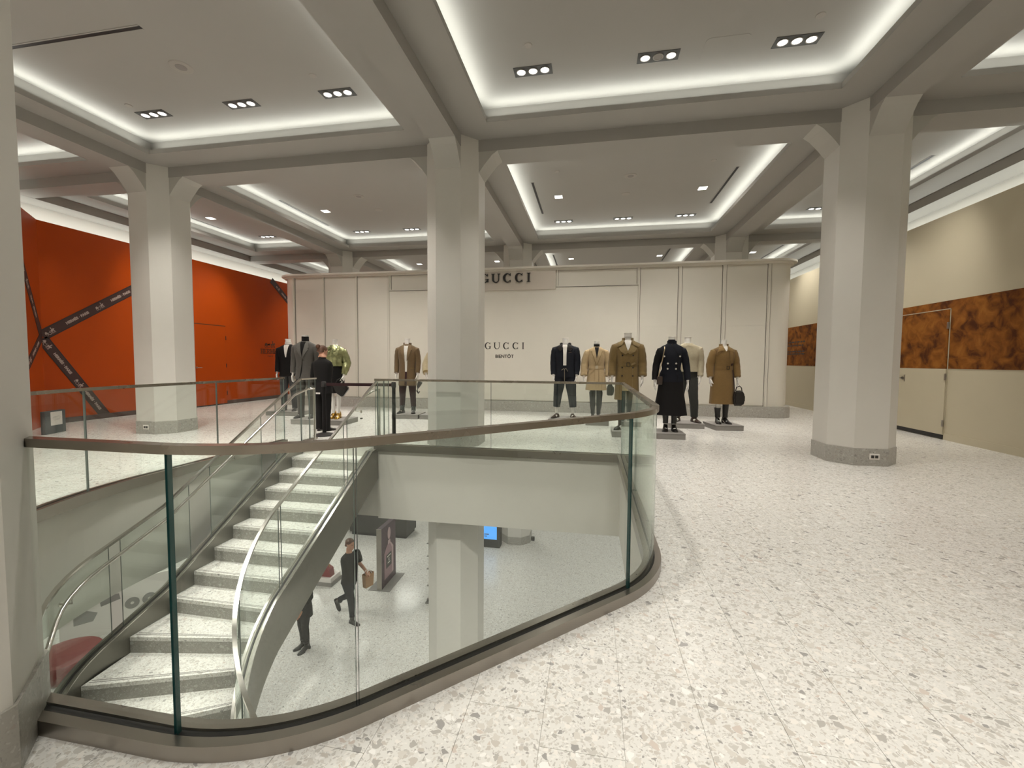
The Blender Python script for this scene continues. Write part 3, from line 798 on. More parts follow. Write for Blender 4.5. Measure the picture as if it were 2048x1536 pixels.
# ================================================================ STAIRCASE
RH, TD, NS, Y0 = .17, .29875, 8, 6.49
XI, XO = -3.47, -4.74                      # tread ends (inner = camera's right)
RI, RO = CX-XI*1.0, CX-XO                  # radii of the curve
RI, RO = abs(XI-CX), abs(XO-CX)
stair = empty('staircase', ((XI+XO)/2, Y0, 0)); tag(stair, 'terrazzo staircase running down through the opening and curving away', 'staircase')
so = Vector(stair.location)
def sloc(bm): bmesh.ops.translate(bm, verts=bm.verts[:], vec=-so); return bm
ANG = 10.0
OUT = fillet([(-4.74, 9.0), (-4.74, 3.07), (-2.2, .53)], [0, .8, 0], 14)   # outer side: straight, then a 45 degree turn
def edge_pt(k, r):
    """plan point of nosing k at radius r (r measured from the curve's centre)"""
    if k <= NS: return (CX-r, Y0-k*TD)
    a = R(180+(k-NS)*ANG); c, s_ = math.cos(a), math.sin(a)
    if r > 2.0:
        tm = 2.95+(r-RO); P = offset_path(OUT, -(r-RO))
        for (x0, y0), (x1, y1) in zip(P[:-1], P[1:]):
            dx, dy = x1-x0, y1-y0; det = -c*dy+s_*dx
            if abs(det) < 1e-9: continue
            t = (-(x0-CX)*dy+(y0-CY)*dx)/det; u = (c*(y0-CY)-s_*(x0-CX))/det
            if t > 0 and -1e-6 <= u <= 1+1e-6: tm = min(tm, t)
        return (CX+tm*c, CY+tm*s_)
    return (CX+r*c, CY+r*s_)
for k in range(1, 25):
    z = -k*RH
    # tread between nosing k-1's riser line and nosing k
    def line(kk, back=0.0): return edge_pt(kk, RO), edge_pt(kk, RI)
    a, b = line(k-1), line(k)
    mids = lambda kk, t: edge_pt(kk, RO+(RI-RO)*t)
    bm = bmesh.new()
    q = [a[0], a[1], b[1], b[0]]
    prism(bm, q, XY, z-.04, z)
    put('tread', sloc(bm), 'terrazzo_stair', stair)
    bm = bmesh.new()   # paired anti-slip grooves near the nosing
    def shr(kk, t0): 
        p, q_ = Vector(edge_pt(kk, RO)), Vector(edge_pt(kk, RI)); p0, q0 = Vector(edge_pt(kk-1, RO)), Vector(edge_pt(kk-1, RI))
        return p.lerp(p0, t0), q_.lerp(q0, t0)
    for t0 in (.09, .15):
        p, q_ = shr(k, t0); p2, q2 = shr(k, t0+.022)
        prism(bm, [p.lerp(q_, .015), p.lerp(q_, .985), p2.lerp(q2, .985), p2.lerp(q2, .015)], XY, z-.002, z+.0012)
    put('tread_groove', sloc(bm), 'plinth', stair)
    # riser standing below nosing k-1 -> tread k : front face of step k-1
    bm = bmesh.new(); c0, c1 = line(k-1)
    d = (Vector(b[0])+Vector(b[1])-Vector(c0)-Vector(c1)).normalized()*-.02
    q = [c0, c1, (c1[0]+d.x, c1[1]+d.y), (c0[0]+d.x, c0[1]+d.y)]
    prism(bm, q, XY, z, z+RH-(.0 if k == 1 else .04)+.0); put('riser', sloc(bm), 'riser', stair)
# walking line coordinate -> nosing height
def zn(s):       # s in nosing units
    return -s*RH
def side_path(r, k0, k1, step=.25):
    pts, ks = [], []; k = k0
    while k <= k1+1e-6:
        pts.append(edge_pt(k, r))
        ks.append(k); k += step if k >= NS-1 else min(1.0, NS-1-k if k < NS-1 else 1)
    return pts, ks
def stringer(r, th, name):
    P, K = side_path(r, -.15, 24)
    top = [min(zn(k)+.115, .0) for k in K]; bot = [zn(k)-.455 for k in K]
    bm = bmesh.new(); strip_solid(bm, P, th, bot, top); put(name, sloc(bm), 'steel_plate', stair, True)
    n0 = next(i for i, k in enumerate(K) if zn(k)+.115 < 0); P, K, top = P[n0:], K[n0:], top[n0:]
    bm = bmesh.new(); strip_solid(bm, P, .022, [t-.001 for t in top], [t+.006 for t in top]); put('stringer_gasket', sloc(bm), 'black', stair, True)
    for sg in (-1, 1):
        bm = bmesh.new(); strip_solid(bm, offset_path(P, sg*(th/2-.014)), .026, [t-.001 for t in top], [t+.010 for t in top]); put('stringer_cap', sloc(bm), 'steel_bright', stair, True)
stringer(RI-.06, .115, 'stringer'); stringer(RO+.06, .115, 'stringer')
# sloping soffit between the stringers
P1, K = side_path(RI-.01, -.15, 24); P2, _ = side_path(RO+.01, -.15, 24)
bm = bmesh.new(); V1 = [bm.verts.new((p[0], p[1], zn(k)-.42)) for p, k in zip(P1, K)]; V2 = [bm.verts.new((p[0], p[1], zn(k)-.42)) for p, k in zip(P2, K)]
for i in range(len(K)-1): bm.faces.new((V1[i], V1[i+1], V2[i+1], V2[i]))
put('stair_soffit', sloc(bm), 'steel_plate', stair, True)
# glass balustrades on both stringers
GH = 1.065
def balustrade(r, joints, kmax, k0):
    js = [k0]+joints+[kmax]
    for a, b in zip(js[:-1], js[1:]):
        P, K = side_path(r, a+.03, b-.03)
        bm = bmesh.new(); strip_solid(bm, P, .013, [min(zn(k)+.12, .0) for k in K], [min(zn(k), 0)+GH for k in K], 0, 1); put('glass_panel', sloc(bm), ['glass', 'glass_edge_thin'], stair, True)
    P, K = side_path(r, k0, kmax); 
    bm = bmesh.new(); strip_solid(bm, P, .036, [min(zn(k), 0)+GH-.008 for k in K], [min(zn(k), 0)+GH+.018 for k in K]); put('top_rail', sloc(bm), 'steel_bright', stair, True)
balustrade(RI-.06, [3.2, 7.6, 11.0, 14, 17, 20], 23.5, -.1); balustrade(RO+.06, [2.9, 6.9, 9.2, 11.2, 14, 17, 20], 23.5, -.1)
# level end panes at the stair head, joining the floor guards
for x, x2 in ((XO-.06, None), (XI+.06, None)):
    for ya, yb in ((Y0+.04, Y0+.24), (Y0+.26, Y0+.42)):
        bm = bmesh.new(); strip_solid(bm, [(x, ya), (x, yb)],   .013, 0.0, GH, 0, 1); put('glass_panel', sloc(bm), ['glass', 'glass_edge_thin'], stair)
    bm = bmesh.new(); strip_solid(bm, [(x, Y0+.02), (x, Y0+.44)], .036, GH-.008, GH+.018); put('top_rail', sloc(bm), 'steel_bright', stair)
    bm = bmesh.new(); strip_solid(bm, [(x, Y0+.02), (x, Y0+.44)], .05, 0.0, .03); put('glass_shoe', sloc(bm), 'steel', stair)
# inner handrails with end posts and brackets
def handrail(r, sgn, kmax=23.5):
    P, K = side_path(r, -.2, 23.5); x = P[0][0]
    HH = .965
    pts = [(x, Y0+.26, 0.90), (x, Y0+.07, 0.90)]+[(p[0], p[1], min(zn(k)+HH, .92)) for p, k in zip(P, K) if .35 <= k <= kmax]
    bm = bmesh.new(); tube(bm, pts, .019, 10); h = put('handrail', sloc(bm), 'steel_bright', stair, True)
    bm = bmesh.new(); tube(bm, [(x, Y0+.26, 0), (x, Y0+.26, .919)], .019, 10); disc(bm, (x, Y0+.26, 0), .035, (0, 0, 1), 12, .006); put('end_post', sloc(bm), 'steel_bright', stair, True)
    for k in (1.6, 4.9, 8.0, 10.2, 13):
        if k > kmax: continue
        p = edge_pt(k, r); q = edge_pt(k, r+sgn*.085); z = zn(k)+HH
        bm = bmesh.new(); tube(bm, [(p[0], p[1], z-.015), (p[0], p[1], z-.07), (q[0], q[1], z-.07)], .008, 6); disc(bm, (q[0], q[1], z-.07), .022, Vector((q[0]-p[0], q[1]-p[1], 0)), 10, .008)
        put('rail_bracket', sloc(bm), 'steel_bright', stair)
handrail(RO-.03, 1); handrail(RI+.03, -1, 6.5)
# ================================================================ CEILING LAMPS AND DEVICES
def lamp_triple(x, y, label, off_mid=False, light=True, ptot=SPOT_W, tilt=0, side=0):
    o = empty('recessed_lamp', (x, y, ZC)); tag(o, label, 'ceiling light', 'recessed triple lamps')
    bm = bmesh.new(); box(bm, -.25, .25, -.095, .095, -.006, .02)
    put('lamp_housing', bm, 'lamp_box', o)
    for k in (-1, 0, 1):
        off = off_mid and k == 0
        bm = bmesh.new(); n = 16
        rr = [[(k*.155+r*math.cos(2*math.pi*q/n), r*math.sin(2*math.pi*q/n), z) for q in range(n)] for r, z in ((.064, -.006), (.064, -.012), (.054, -.012), (.052, -.007))]
        rings_loft(bm, rr, False, False); put('lamp_ring', bm, 'gray_dev', o, True)
        bm = bmesh.new(); disc(bm, (k*.155, 0, -.0095), .052, (0, 0, 1), 16, .003); put('lens', bm, 'lens_off' if off else 'lens', o)
    if light:
        spot('lamp_spot', (x, y, ZC-.03), ptot, WARM, R(84), .9, .12, (R(tilt), R(side), 0))
    return o
def square_lamp(x, y, label):
    o = empty('square_lamp', (x, y, ZC)); tag(o, label, 'ceiling light', 'square recessed lamps')
    bm = bmesh.new(); box(bm, -.10, .10, -.10, .10, -.004, .02); put('lamp_frame', bm, 'ceil', o)
    bm = bmesh.new(); box(bm, -.085, .085, -.085, .085, -.007, -.003); put('lens', bm, 'square_lens', o)
    area('square_light', (x, y, ZC-.02), .16, .16, SQ_W, WARM)
ROWN = {0: 'bay behind camera', 1: 'nearest coffer row', 2: 'middle coffer row', 3: 'farthest coffer row'}
BX = {0: 'left side', 1: 'left', 2: 'centre', 3: 'right side'}
for (i, j, a, b, t0, t1, y0, y1, u0, u1, yc) in BAYS:
    xc = (t0+t1)/2
    xs = (xc-1.57, xc, xc+1.57) if i in (1, 2) else ((-9.95,) if i == 0 else (5.42,))
    for sgn in (-1, 1):
        y = yc+sgn*1.87
        for q, x in enumerate(xs):
            if j == 0 or (j == 1 and sgn < 0) or j == 3:
                # outside the picture: lamp as light only where its light matters
                spot('lamp_spot', (x, y, ZC-.03), SPOT_W*(2.1 if j == 1 and i == 1 else 1), WARM, R(90), .9, .12, (R(14 if j == 1 else 0), R(-20 if j == 3 and i == 3 else 0), 0)); continue
            pos = ('left', 'middle', 'right')[q] if len(xs) == 3 else 'only'
            lab = f'{pos} triple lamp, {"far" if sgn > 0 else "near"} end of the {BX[i]} coffer, {ROWN[j]}'
            lab = lab.replace('only triple', 'single triple')
            lamp_triple(x, y, lab, off_mid=(i == 2 and j == 1 and q == 1), tilt=(30 if sgn < 0 else -22) if j == 2 else 8, side={0: 8, 3: -2}.get(i, 0), ptot=SPOT_W*(1.35 if j == 2 else (1.8 if i == 1 else 1.0)))
    if j >= 2:
        for x in ((xc-1.57, xc+1.57) if i in (1, 2) else ((-10.2,) if i == 0 else (5.4,))):
            if j == 2 and i == 1 and x > xc: continue
            if j == 2 and i == 3: continue
            side = 'left' if x < xc else 'right'
            square_lamp(x, yc+.08 if j == 2 else yc, f'small square lamp on the {side} of the {BX[i]} coffer in the {ROWN[j]}')
def slot(x, y, lx, ly, label):
    bm = bmesh.new(); box(bm, -lx/2, lx/2, -ly/2, ly/2, -.004, .02); o = tag(put('slot_diffuser', bm, 'black', loc=(x, y, ZC)), label, 'air vent', 'slot air diffusers')
    bm = bmesh.new()
    for s in (-1, 1):
        if lx > ly: box(bm, -lx/2, lx/2, s*(ly/2+.008)-.008, s*(ly/2+.008)+.008, -.006, .01)
        else: box(bm, s*(lx/2+.008)-.008, s*(lx/2+.008)+.008, -ly/2, ly/2, -.006, .01)
    put('slot_frame', bm, 'ceil', o)
slot(-6.12, 4.34, 1.93, .045, 'black slot diffuser lying across the nearest left coffer')
slot(-1.31, 10.4, .05, 1.98, 'black slot diffuser by the left cove of the centre coffer')
slot(2.73, 10.3, .05, 1.98, 'black slot diffuser by the right cove of the centre coffer')
slot(-7.41, 10.42, .05, 1.98, 'black slot diffuser in the middle left coffer')
slot(6.07, 10.4, .05, 1.98, 'black slot diffuser in the right side coffer by the big column')
slot(-10.72, 10.4, .03, 1.6, 'thin slot diffuser above the orange wall')
slot(6.02, 16.6, .05, 1.98, 'black slot diffuser above the right end of the store front')
slot(2.52, 16.3, .05, 1.98, 'black slot diffuser in the farthest centre coffer, right of two')
slot(-1.42, 16.8, .05, 1.98, 'black slot diffuser in the farthest centre coffer, left of two')
def round_dev(x, y, r, label, name='ceiling_speaker', cat='speaker', inner=True, grp=None):
    bm = bmesh.new(); n = 24
    rings_loft(bm, [[(q*math.cos(2*math.pi*k/n), q*math.sin(2*math.pi*k/n), z) for k in range(n)] for q, z in ((r, .005), (r, -.004), (r*.9, -.008), (r*.55, -.007))])
    o = tag(put(name, bm, 'gray_dev', loc=(x, y, ZC)), label, cat, grp)
    if inner:
        bm = bmesh.new(); disc(bm, (0, 0, -.0075), r*.5, (0, 0, -1), 16, .002); put('grille', bm, 'plinth', o)
round_dev(-5.33, 5.00, .135, 'round grey speaker in the nearest left coffer')
round_dev(-5.40, 9.52, .12, 'larger round speaker in the middle left coffer'); round_dev(-5.38, 10.44, .10, 'smaller round speaker in the middle left coffer', inner=False)
round_dev(.72, 9.40, .125, 'larger round speaker in the middle centre coffer'); round_dev(.69, 10.37, .10, 'smaller round speaker in the middle centre coffer', inner=False)
for x, y, l in ((-3.74, 5.45, 'small round detector near the right lamp of the left coffer'), (-6.92, 5.60, 'small round detector near the left lamp of the left coffer'), (-.82, 5.39, 'small round detector above the left lamp of the near centre coffer'), (2.40, 5.49, 'small round detector above the right lamp of the near centre coffer'), (-.75, 8.95, 'small detector in the middle centre coffer, left'), (2.2, 8.95, 'small detector in the middle centre coffer, right')):
    round_dev(x, y, .05, l, 'smoke_detector', 'detector', False, 'ceiling detectors')
bm = bmesh.new()
ap = fillet([(-.25, 0), (-.25, -.22), (.25, -.22), (.25, .22), (-.25, .22), (-.25, 0)], [0, .06, .06, .06, .06, 0], 5)[:-1]
prism(bm, ap, XY, -.003, .01); tag(put('access_panel', bm, 'ceil', loc=(1.52, 5.86, ZC)), 'square access hatch between two lamps of the near centre coffer', 'hatch')

# ================================================================ OUTLETS, STANCHIONS, EASEL
def outlet(loc, rz, label):
    bm = bmesh.new(); box(bm, -.062, .062, -.006, .004, -.04, .04); bmesh.ops.bevel(bm, geom=bm.edges[:], offset=.004, segments=1, affect='EDGES')
    o = tag(put('wall_outlet', bm, 'paper', loc=loc, rotz=rz), label, 'outlet')
    for s in (-1, 1):
        bm = bmesh.new(); box(bm, s*.024-.019, s*.024+.019, -.0085, -.005, -.019, .019); put('socket', bm, 'dark', o)
outlet((3.76+.04, 7.10-.449, .13), 0, 'white double outlet in the stone base of the right column')
outlet((-8.13+.02, 7.10-.449, .13), 0, 'white double outlet in the stone base of the left column')
def stanchion(x, y, label):
    o = empty('stanchion', (x, y, 0)); tag(o, label, 'stanchion', None)
    bm = bmesh.new(); n = 24
    rings_loft(bm, [[(r*math.cos(2*math.pi*k/n), r*math.sin(2*math.pi*k/n), z) for k in range(n)] for r, z in ((.19, 0), (.19, .015), (.16, .028), (.06, .05), (.035, .055))]); put('base', bm, 'black', o, True)
    bm = bmesh.new(); tube(bm, [(0, 0, .04), (0, 0, .93)], .034, 14); put('post', bm, 'f_black', o, True)
    bm = bmesh.new(); tube(bm, [(0, 0, .90), (0, 0, .99), (0, 0, 1.0)], [.042, .042, .034], 14); put('belt_head', bm, 'black', o, True)
    return o
s1 = stanchion(-4.86, 7.25, 'black belt stanchion at the left of the stair head, beside the person')
s2 = stanchion(-3.56, 7.42, 'black belt stanchion at the right of the stair head')
bm = bmesh.new(); a, b = Vector((.045, .005, .92)), Vector((1.26, .165, .92))
prism(bm, [(0, 0), ((b-a).length, 0), ((b-a).length, .055), (0, .055)], lambda u, v, h: a+(b-a).normalized()*u+Vector((0, h, v)), 0, .003)
put('belt', bm, 'f_maroon', s1)
e = empty('notice_board', (-9.83, 6.40, 0), R(90+27-5)); 
tag(e, 'low black board with a white notice standing on the floor before the orange wall', 'sign')
bm = bmesh.new(); box(bm, -.23, .23, 0, .07, 0, .42); put('board', bm, 'chalk', e)
bm = bmesh.new(); box(bm, -.11, .15, -.004, 0, .15, .40); sh = put('notice_sheet', bm, 'paper', e)
bm = bmesh.new()
for k, (x0, x1) in enumerate(((-.05, .09), (-.07, .11), (-.06, .10), (-.04, .08))): box(bm, x0, x1, -.0055, -.0035, .31-k*.022, .314-k*.022)
put('print_line', bm, 'text_gray', sh)
bm = bmesh.new(); disc(bm, (0, 0, 0), .03, (0, 0, 1), 10, .03); tag(put('floor_socket', bm, 'dark', loc=(-5.36, 9.45, 0)), 'small dark knob on the floor beside the long plinth', 'floor fitting')

# ================================================================ LOWER LEVEL
for x in (-10, -6.5, -2.6, 1.5):
    for y in (4.2, 7.6, 11.0, 14.5):
        area('lower_fill', (x, y, ZC2-.03), .9, .9, LOW_W, (1, .97, .90))  # unseen area lights added under the lower ceiling to light that floor
# poster stand with a scent bottle picture
st = empty('poster_stand', (-5.06, 10.07, ZF2), R(2)); tag(st, 'dark purple poster stand with a pink bottle picture on the lower floor', 'display stand')
bm = bmesh.new(); box(bm, -.27, .28, -.47, .48, 0, .012); put('base_plate', bm, 'plinth', st)
bm = bmesh.new(); box(bm, -.06, .06, -.42, .42, .012, 1.52); put('board', bm, 'purple', st)
bm = bmesh.new(); box(bm, -.062, .062, -.435, -.42, .012, 1.53); put('board_edge', bm, 'steel', st)
PF = lambda u, v, h: (.06+h, u, v)
bm = bmesh.new(); prism(bm, [(-.27, .18), (.26, .18), (.26, .86), (.12, 1.0), (-.10, 1.0), (-.27, .84)], PF, .001, .004); pic = put('bottle_print', bm, 'pink', st)
bm = bmesh.new(); prism(bm, [(.17, .2), (.26, .2), (.26, .86), (.12, 1.0), (.06, 1.0), (.17, .85)], PF, .004, .006); prism(bm, [(-.06, 1.0), (.09, 1.0), (.08, 1.10), (-.05, 1.10)], PF, .002, .005)
prism(bm, [(.015+.085*math.cos(2*math.pi*k/18), 1.27+.155*math.sin(2*math.pi*k/18)) for k in range(18)], PF, .002, .006); put('bottle_highlight', bm, 'pink_lt', pic)
bm = bmesh.new(); prism(bm, [(-.17, .42), (.14, .42), (.14, .76), (-.17, .76)], PF, .0055, .0075); put('bottle_label', bm, 'dark', pic)
bm = bmesh.new()
for z, w_ in ((.69, .22), (.62, .05), (.58, .06), (.52, .14)): prism(bm, [(-.015-w_/2, z), (-.015+w_/2, z), (-.015+w_/2, z+.022), (-.015-w_/2, z+.022)], PF, .0075, .009)
put('label_line', bm, 'paper', pic)
# dark counter
ct = empty('display_counter', (-6.62, 12.95, ZF2)); tag(ct, 'long dark display counter on the lower floor behind the poster stand', 'counter')
bm = bmesh.new(); box(bm, -1.0, .95, -.30, .45, .10, .98); put('body', bm, 'dark', ct)
bm = bmesh.new(); box(bm, -1.03, .98, -.33, .48, .98, 1.03); put('top', bm, 'f_maroon', ct)
bm = bmesh.new(); box(bm, -.96, .91, -.26, .42, 0, .10); put('kick', bm, 'black', ct)
# kiosk with blue screen
kk = empty('screen_kiosk', (-2.90, 12.60, ZF2)); tag(kk, 'dark kiosk with a bright blue screen on the lower floor', 'screen')
bm = bmesh.new(); box(bm, -.25, .25, -.03, .30, 0, 1.15); put('body', bm, 'dark', kk)
bm = bmesh.new(); box(bm, -.27, .16, -.045, -.03, .26, 1.1); sc = put('screen', bm, 'screen', kk)
bm = bmesh.new(); box(bm, -.22, -.08, -.048, -.044, .40, .425); box(bm, -.22, -.14, -.048, -.044, .34, .36); put('screen_line', bm, 'purple', sc)
bm = bmesh.new(); box(bm, -.05, .05, -.04, .04, 0, .11); bmesh.ops.bevel(bm, geom=bm.edges[:], offset=.008, segments=1, affect='EDGES'); tag(put('floor_box', bm, 'dark', loc=(-1.62, 12.4, ZF2+.4)), 'small dark box on the far lower column', 'box')
# tiered leaflet stand, mostly behind the lower column
ls = empty('leaflet_stand', (-3.58, 9.46, ZF2)); tag(ls, 'tiered leaflet stand half hidden behind the lower column', 'leaflet stand')
bm = bmesh.new(); tube(bm, [(0, 0, 0), (0, 0, 1.65)], .02, 8); box(bm, -.15, .15, -.15, .15, 0, .015); put('post', bm, 'plinth', ls)
for z in (.08, .40, .80, 1.10, 1.40):
    bm = bmesh.new(); prism(bm, [(-.13, z), (.10, z), (.10, z+.16)], lambda u, v, h: (u, h, v), -.11, .11); tr = put('tray', bm, 'plinth', ls)
    bm = bmesh.new(); prism(bm, [(-.08, z+.045), (-.02, z+.045), (-.02, z+.10), (-.08, z+.10)], lambda u, v, h: (u, h, v), -.125, -.112); put('leaflet', bm, 'paper', tr)
# red bag display behind the walking person
rb = empty('shoe_display', (-6.50, 9.70, ZF2)); tag(rb, 'low white display block with a red bag behind the walking person', 'display')
bm = bmesh.new(); box(bm, -.3, .22, -.15, .3, 0, .10); put('base', bm, 'plinth', rb)
bm = bmesh.new(); box(bm, -.28, .20, -.14, .28, .10, .21); put('block', bm, 'paper', rb)
bm = bmesh.new(); prism(bm, [(-.2, .21), (.15, .21), (.12, .40), (.02, .46), (-.12, .44)], lambda u, v, h: (u, h, v), -.08, .10); bag = put('bag', bm, 'red', rb)
bm = bmesh.new(); tube(bm, [(-.1, 0, .42), (-.08, 0, .55), (.0, 0, .58), (.06, 0, .52), (.08, 0, .43)], .014, 6); put('bag_handle', bm, 'kraft', bag)
# red round pouf and white display board beneath the left slab edge
bm = bmesh.new(); n = 40
rings_loft(bm, [[(r*math.cos(2*math.pi*k/n), r*math.sin(2*math.pi*k/n), z) for k in range(n)] for r, z in ((.50, 0), (.50, .04), (.54, .06), (.54, .26), (.50, .31), (.40, .33), (0.05, .34))])
tag(put('round_pouf', bm, 'red', smooth=True, loc=(-9.30, 6.02, ZF2)), 'low round dark red pouf below the white slab edge on the left', 'pouf')
bd = empty('picture_board', (-9.45, 7.35, ZF2), R(53)); tag(bd, 'white board with a grey picture of glasses seen through the left balustrade', 'display board')
bm = bmesh.new(); box(bm, -1.1, 1.1, 0, .05, 0, 1.0); put('board', bm, 'paper', bd)
bm = bmesh.new()
for cx in (-.02, .26):
    n = 16
    for k in range(n):
        a0, a1 = 2*math.pi*k/n, 2*math.pi*(k+1)/n
        prism(bm, [(cx+.12*math.cos(a0), .50+.12*math.sin(a0)), (cx+.12*math.cos(a1), .50+.12*math.sin(a1)), (cx+.03*math.cos(a1), .50+.03*math.sin(a1)), (cx+.03*math.cos(a0), .50+.03*math.sin(a0))], lambda u, v, h: (u, h, v), -.006, -.001)
for q in ([(-.9, .35), (-.62, .35), (-.55, .5), (-.75, .62), (-.9, .5)], [(-.5, .60), (-.2, .66), (-.22, .78), (-.52, .80)], [(.55, .62), (.8, .66), (.82, .9), (.6, .85)]): prism(bm, q, lambda u, v, h: (u, h, v), -.006, -.001)
put('picture_print', bm, 'text_gray', bd)
# ================================================================ FIGURES
FS = 1.0
def fput(name, bm, m_, parent, smooth=True):
    bmesh.ops.scale(bm, vec=(FS, FS, FS), verts=bm.verts[:]); return put(name, bm, m_, parent, smooth)
def ring(z, rx, ry, cy=0., cx=0., n=30, e=2.25, fold=0, fk=11, ph=0):
    out = []
    for k in range(n):
        t = 2*math.pi*k/n; c, s_ = math.cos(t), math.sin(t); f = 1+fold*math.sin(fk*t+ph)
        out.append((cx+rx*f*math.copysign(abs(c)**(2/e), c), cy+ry*f*math.copysign(abs(s_)**(2/e), s_), z))
    return out
class Gar:
    def __init__(s, prof, e=2.25): s.p = sorted(prof, key=lambda q: -q[0]); s.e = e
    def at(s, z):
        P = s.p
        if z >= P[0][0]: return P[0][1:]
        for a, b in zip(P[:-1], P[1:]):
            if z >= b[0]:
                t = (a[0]-z)/(a[0]-b[0]); return tuple(a[k]+(b[k]-a[k])*t for k in (1, 2, 3))
        return P[-1][1:]
    def front(s, x, z):
        rx, ry, cy = s.at(z); u = min(.999, abs(x)/rx)
        return cy-ry*(1-u**s.e)**(1/s.e)
    def mesh(s, fold=0, zf=.95, n=44, top=True, bot=True):
        bm = bmesh.new(); zs = []
        for a, b in zip(s.p[:-1], s.p[1:]):
            m_ = max(1, int((a[0]-b[0])/.06)); zs += [a[0]+(b[0]-a[0])*k/m_ for k in range(m_)]
        zs.append(s.p[-1][0])
        zb = s.p[-1][0]
        R_ = []
        for z in zs:
            rx, ry, cy = s.at(z); fo = fold*max(0, (zf-z)/(zf-zb)) if zf > zb else 0
            R_.append(ring(z, rx, ry, cy, n=n, e=s.e, fold=fo))
        # hem turned inwards so that the garment reads as hollow cloth
        rx, ry, cy = s.at(zb)
        R_.append(ring(zb+.004, rx*.965, ry*.95, cy, n=n, e=s.e, fold=fold)); R_.append(ring(zb+.06, rx*.9, ry*.88, cy, n=n, e=s.e))
        rings_loft(bm, R_, top, bot); return bm
def drape(poly, G, off=.004, th=.006, step=.035):
    bm = bmesh.new(); bm.faces.new([bm.verts.new((x, 0, z)) for x, z in poly])
    for ax in (0, 2):
        lo = min(v.co[ax] for v in bm.verts); hi = max(v.co[ax] for v in bm.verts); c = lo+step
        while c < hi-1e-4:
            bmesh.ops.bisect_plane(bm, geom=bm.verts[:]+bm.edges[:]+bm.faces[:], dist=1e-5, plane_co=Vector((c if ax == 0 else 0, 0, c if ax == 2 else 0)), plane_no=Vector((1 if ax == 0 else 0, 0, 1 if ax == 2 else 0))); c += step
    for v in bm.verts: v.co.y = G.front(v.co.x, v.co.z)-off
    g = bmesh.ops.extrude_face_region(bm, geom=bm.faces[:])
    for v in g['geom']:
        if isinstance(v, bmesh.types.BMVert): v.co.y -= th
    return bm
def add_drape(root, name, polys, G, m_, off=.004, th=.006):
    bm = None
    for p in polys:
        b = drape(p, G, off, th)
        if bm is None: bm = b
        else:
            me = bpy.data.meshes.new('x'); b.to_mesh(me); b.free(); bm.from_mesh(me); bpy.data.meshes.remove(me)
    return fput(name, bm, m_, root)
def mir(p): return [(-x, z) for x, z in p][::-1]
def buttons(root, pts, G, m_, r=.012, off=.006):
    for x, z in pts:
        bm = bmesh.new(); disc(bm, (x, G.front(x, z)-off+.004, z), r, (0, -1, 0), 10, .008); fput('button', bm, m_, root)
MALE = [(1.49, .070, .066, .006), (1.468, .105, .080, 0), (1.445, .165, .098, 0), (1.415, .208, .110, 0), (1.36, .224, .120, -.004), (1.28, .216, .130, -.012), (1.15, .194, .123, -.010), (1.05, .186, .118, -.005), (.95, .194, .125, 0), (.85, .200, .130, 0)]
FEM = [(1.49, .060, .058, .006), (1.468, .090, .070, 0), (1.445, .140, .088, 0), (1.415, .178, .100, 0), (1.36, .192, .112, -.004), (1.27, .186, .132, -.018), (1.15, .155, .108, -.006), (1.07, .148, .102, 0), (.95, .180, .122, .004), (.85, .195, .130, .004)]
def prof(base, hem, hw=None, hd=None, waist=None, g=0.0):
    P = [(z, rx+g, ry+g, cy) for z, rx, ry, cy in base if z > hem]
    if waist: P = [(z, rx*(waist if .98 < z < 1.2 else 1), ry*(waist if .98 < z < 1.2 else 1), cy) for z, rx, ry, cy in P]
    l = P[-1]
    P.append((hem, hw or l[1]*1.01, hd or l[2]*1.01, l[3])); return P
ARM = {1: [(.190, .0, 1.36), (.214, .005, 1.25), (.230, .015, 1.13), (.233, -.012, 1.0), (.230, -.045, .875)]}
MALE = [(z, rx*(.94 if z < 1.46 else 1), ry, cy) for z, rx, ry, cy in MALE]
def arm_pts(side, w=1.0, adj=None):
    P = [(x, y, z) for x, y, z in (adj or ARM[1])]
    P[0] = (P[0][0]-.004, P[0][1], min(P[0][2], 1.355)); P[1] = (P[1][0], P[1][1], min(P[1][2], 1.25))
    return [(side*x*w, y, z) for x, y, z in P]
def sleeve(root, pts, rad, m_, name='sleeve', cuff=None):
    bm = bmesh.new(); P = [Vector(p) for p in pts]
    iw = Vector((-math.copysign(1, P[0].x), 0, 0))
    Q = [P[0]+iw*.075+Vector((0, 0, .030)), P[0]+iw*.062+Vector((0, 0, .026)), P[0]+iw*.034+Vector((0, 0, .018))]; Rr = [rad[0]*.25, rad[0]*.55, rad[0]*.80]
    for i in range(len(P)-1):
        for k in range(3):
            t = k/3; Q.append(P[i].lerp(P[i+1], t)); Rr.append(rad[i]*(1-t)+rad[i+1]*t)
    Q.append(P[-1]); Rr.append(rad[-1])
    Rr = [r*(1+.025*math.sin(i*2.1)) for i, r in enumerate(Rr)]
    d = (P[-1]-P[-2]).normalized(); Q += [P[-1]-d*.002, P[-1]-d*.04]; Rr += [rad[-1]*.9, rad[-1]*.8]
    tube(bm, Q, Rr, 14, up=(0, 1, 0)); o = fput(name, bm, m_, root)
    if cuff:
        bm = bmesh.new(); tube(bm, [P[-1]-d*.055, P[-1]-d*.05, P[-1]-d*.01, P[-1]-d*.005], [rad[-1]*1.02, rad[-1]*1.1, rad[-1]*1.1, rad[-1]*1.0], 14, up=(0, 1, 0)); fput('cuff', bm, cuff, root)
    return o
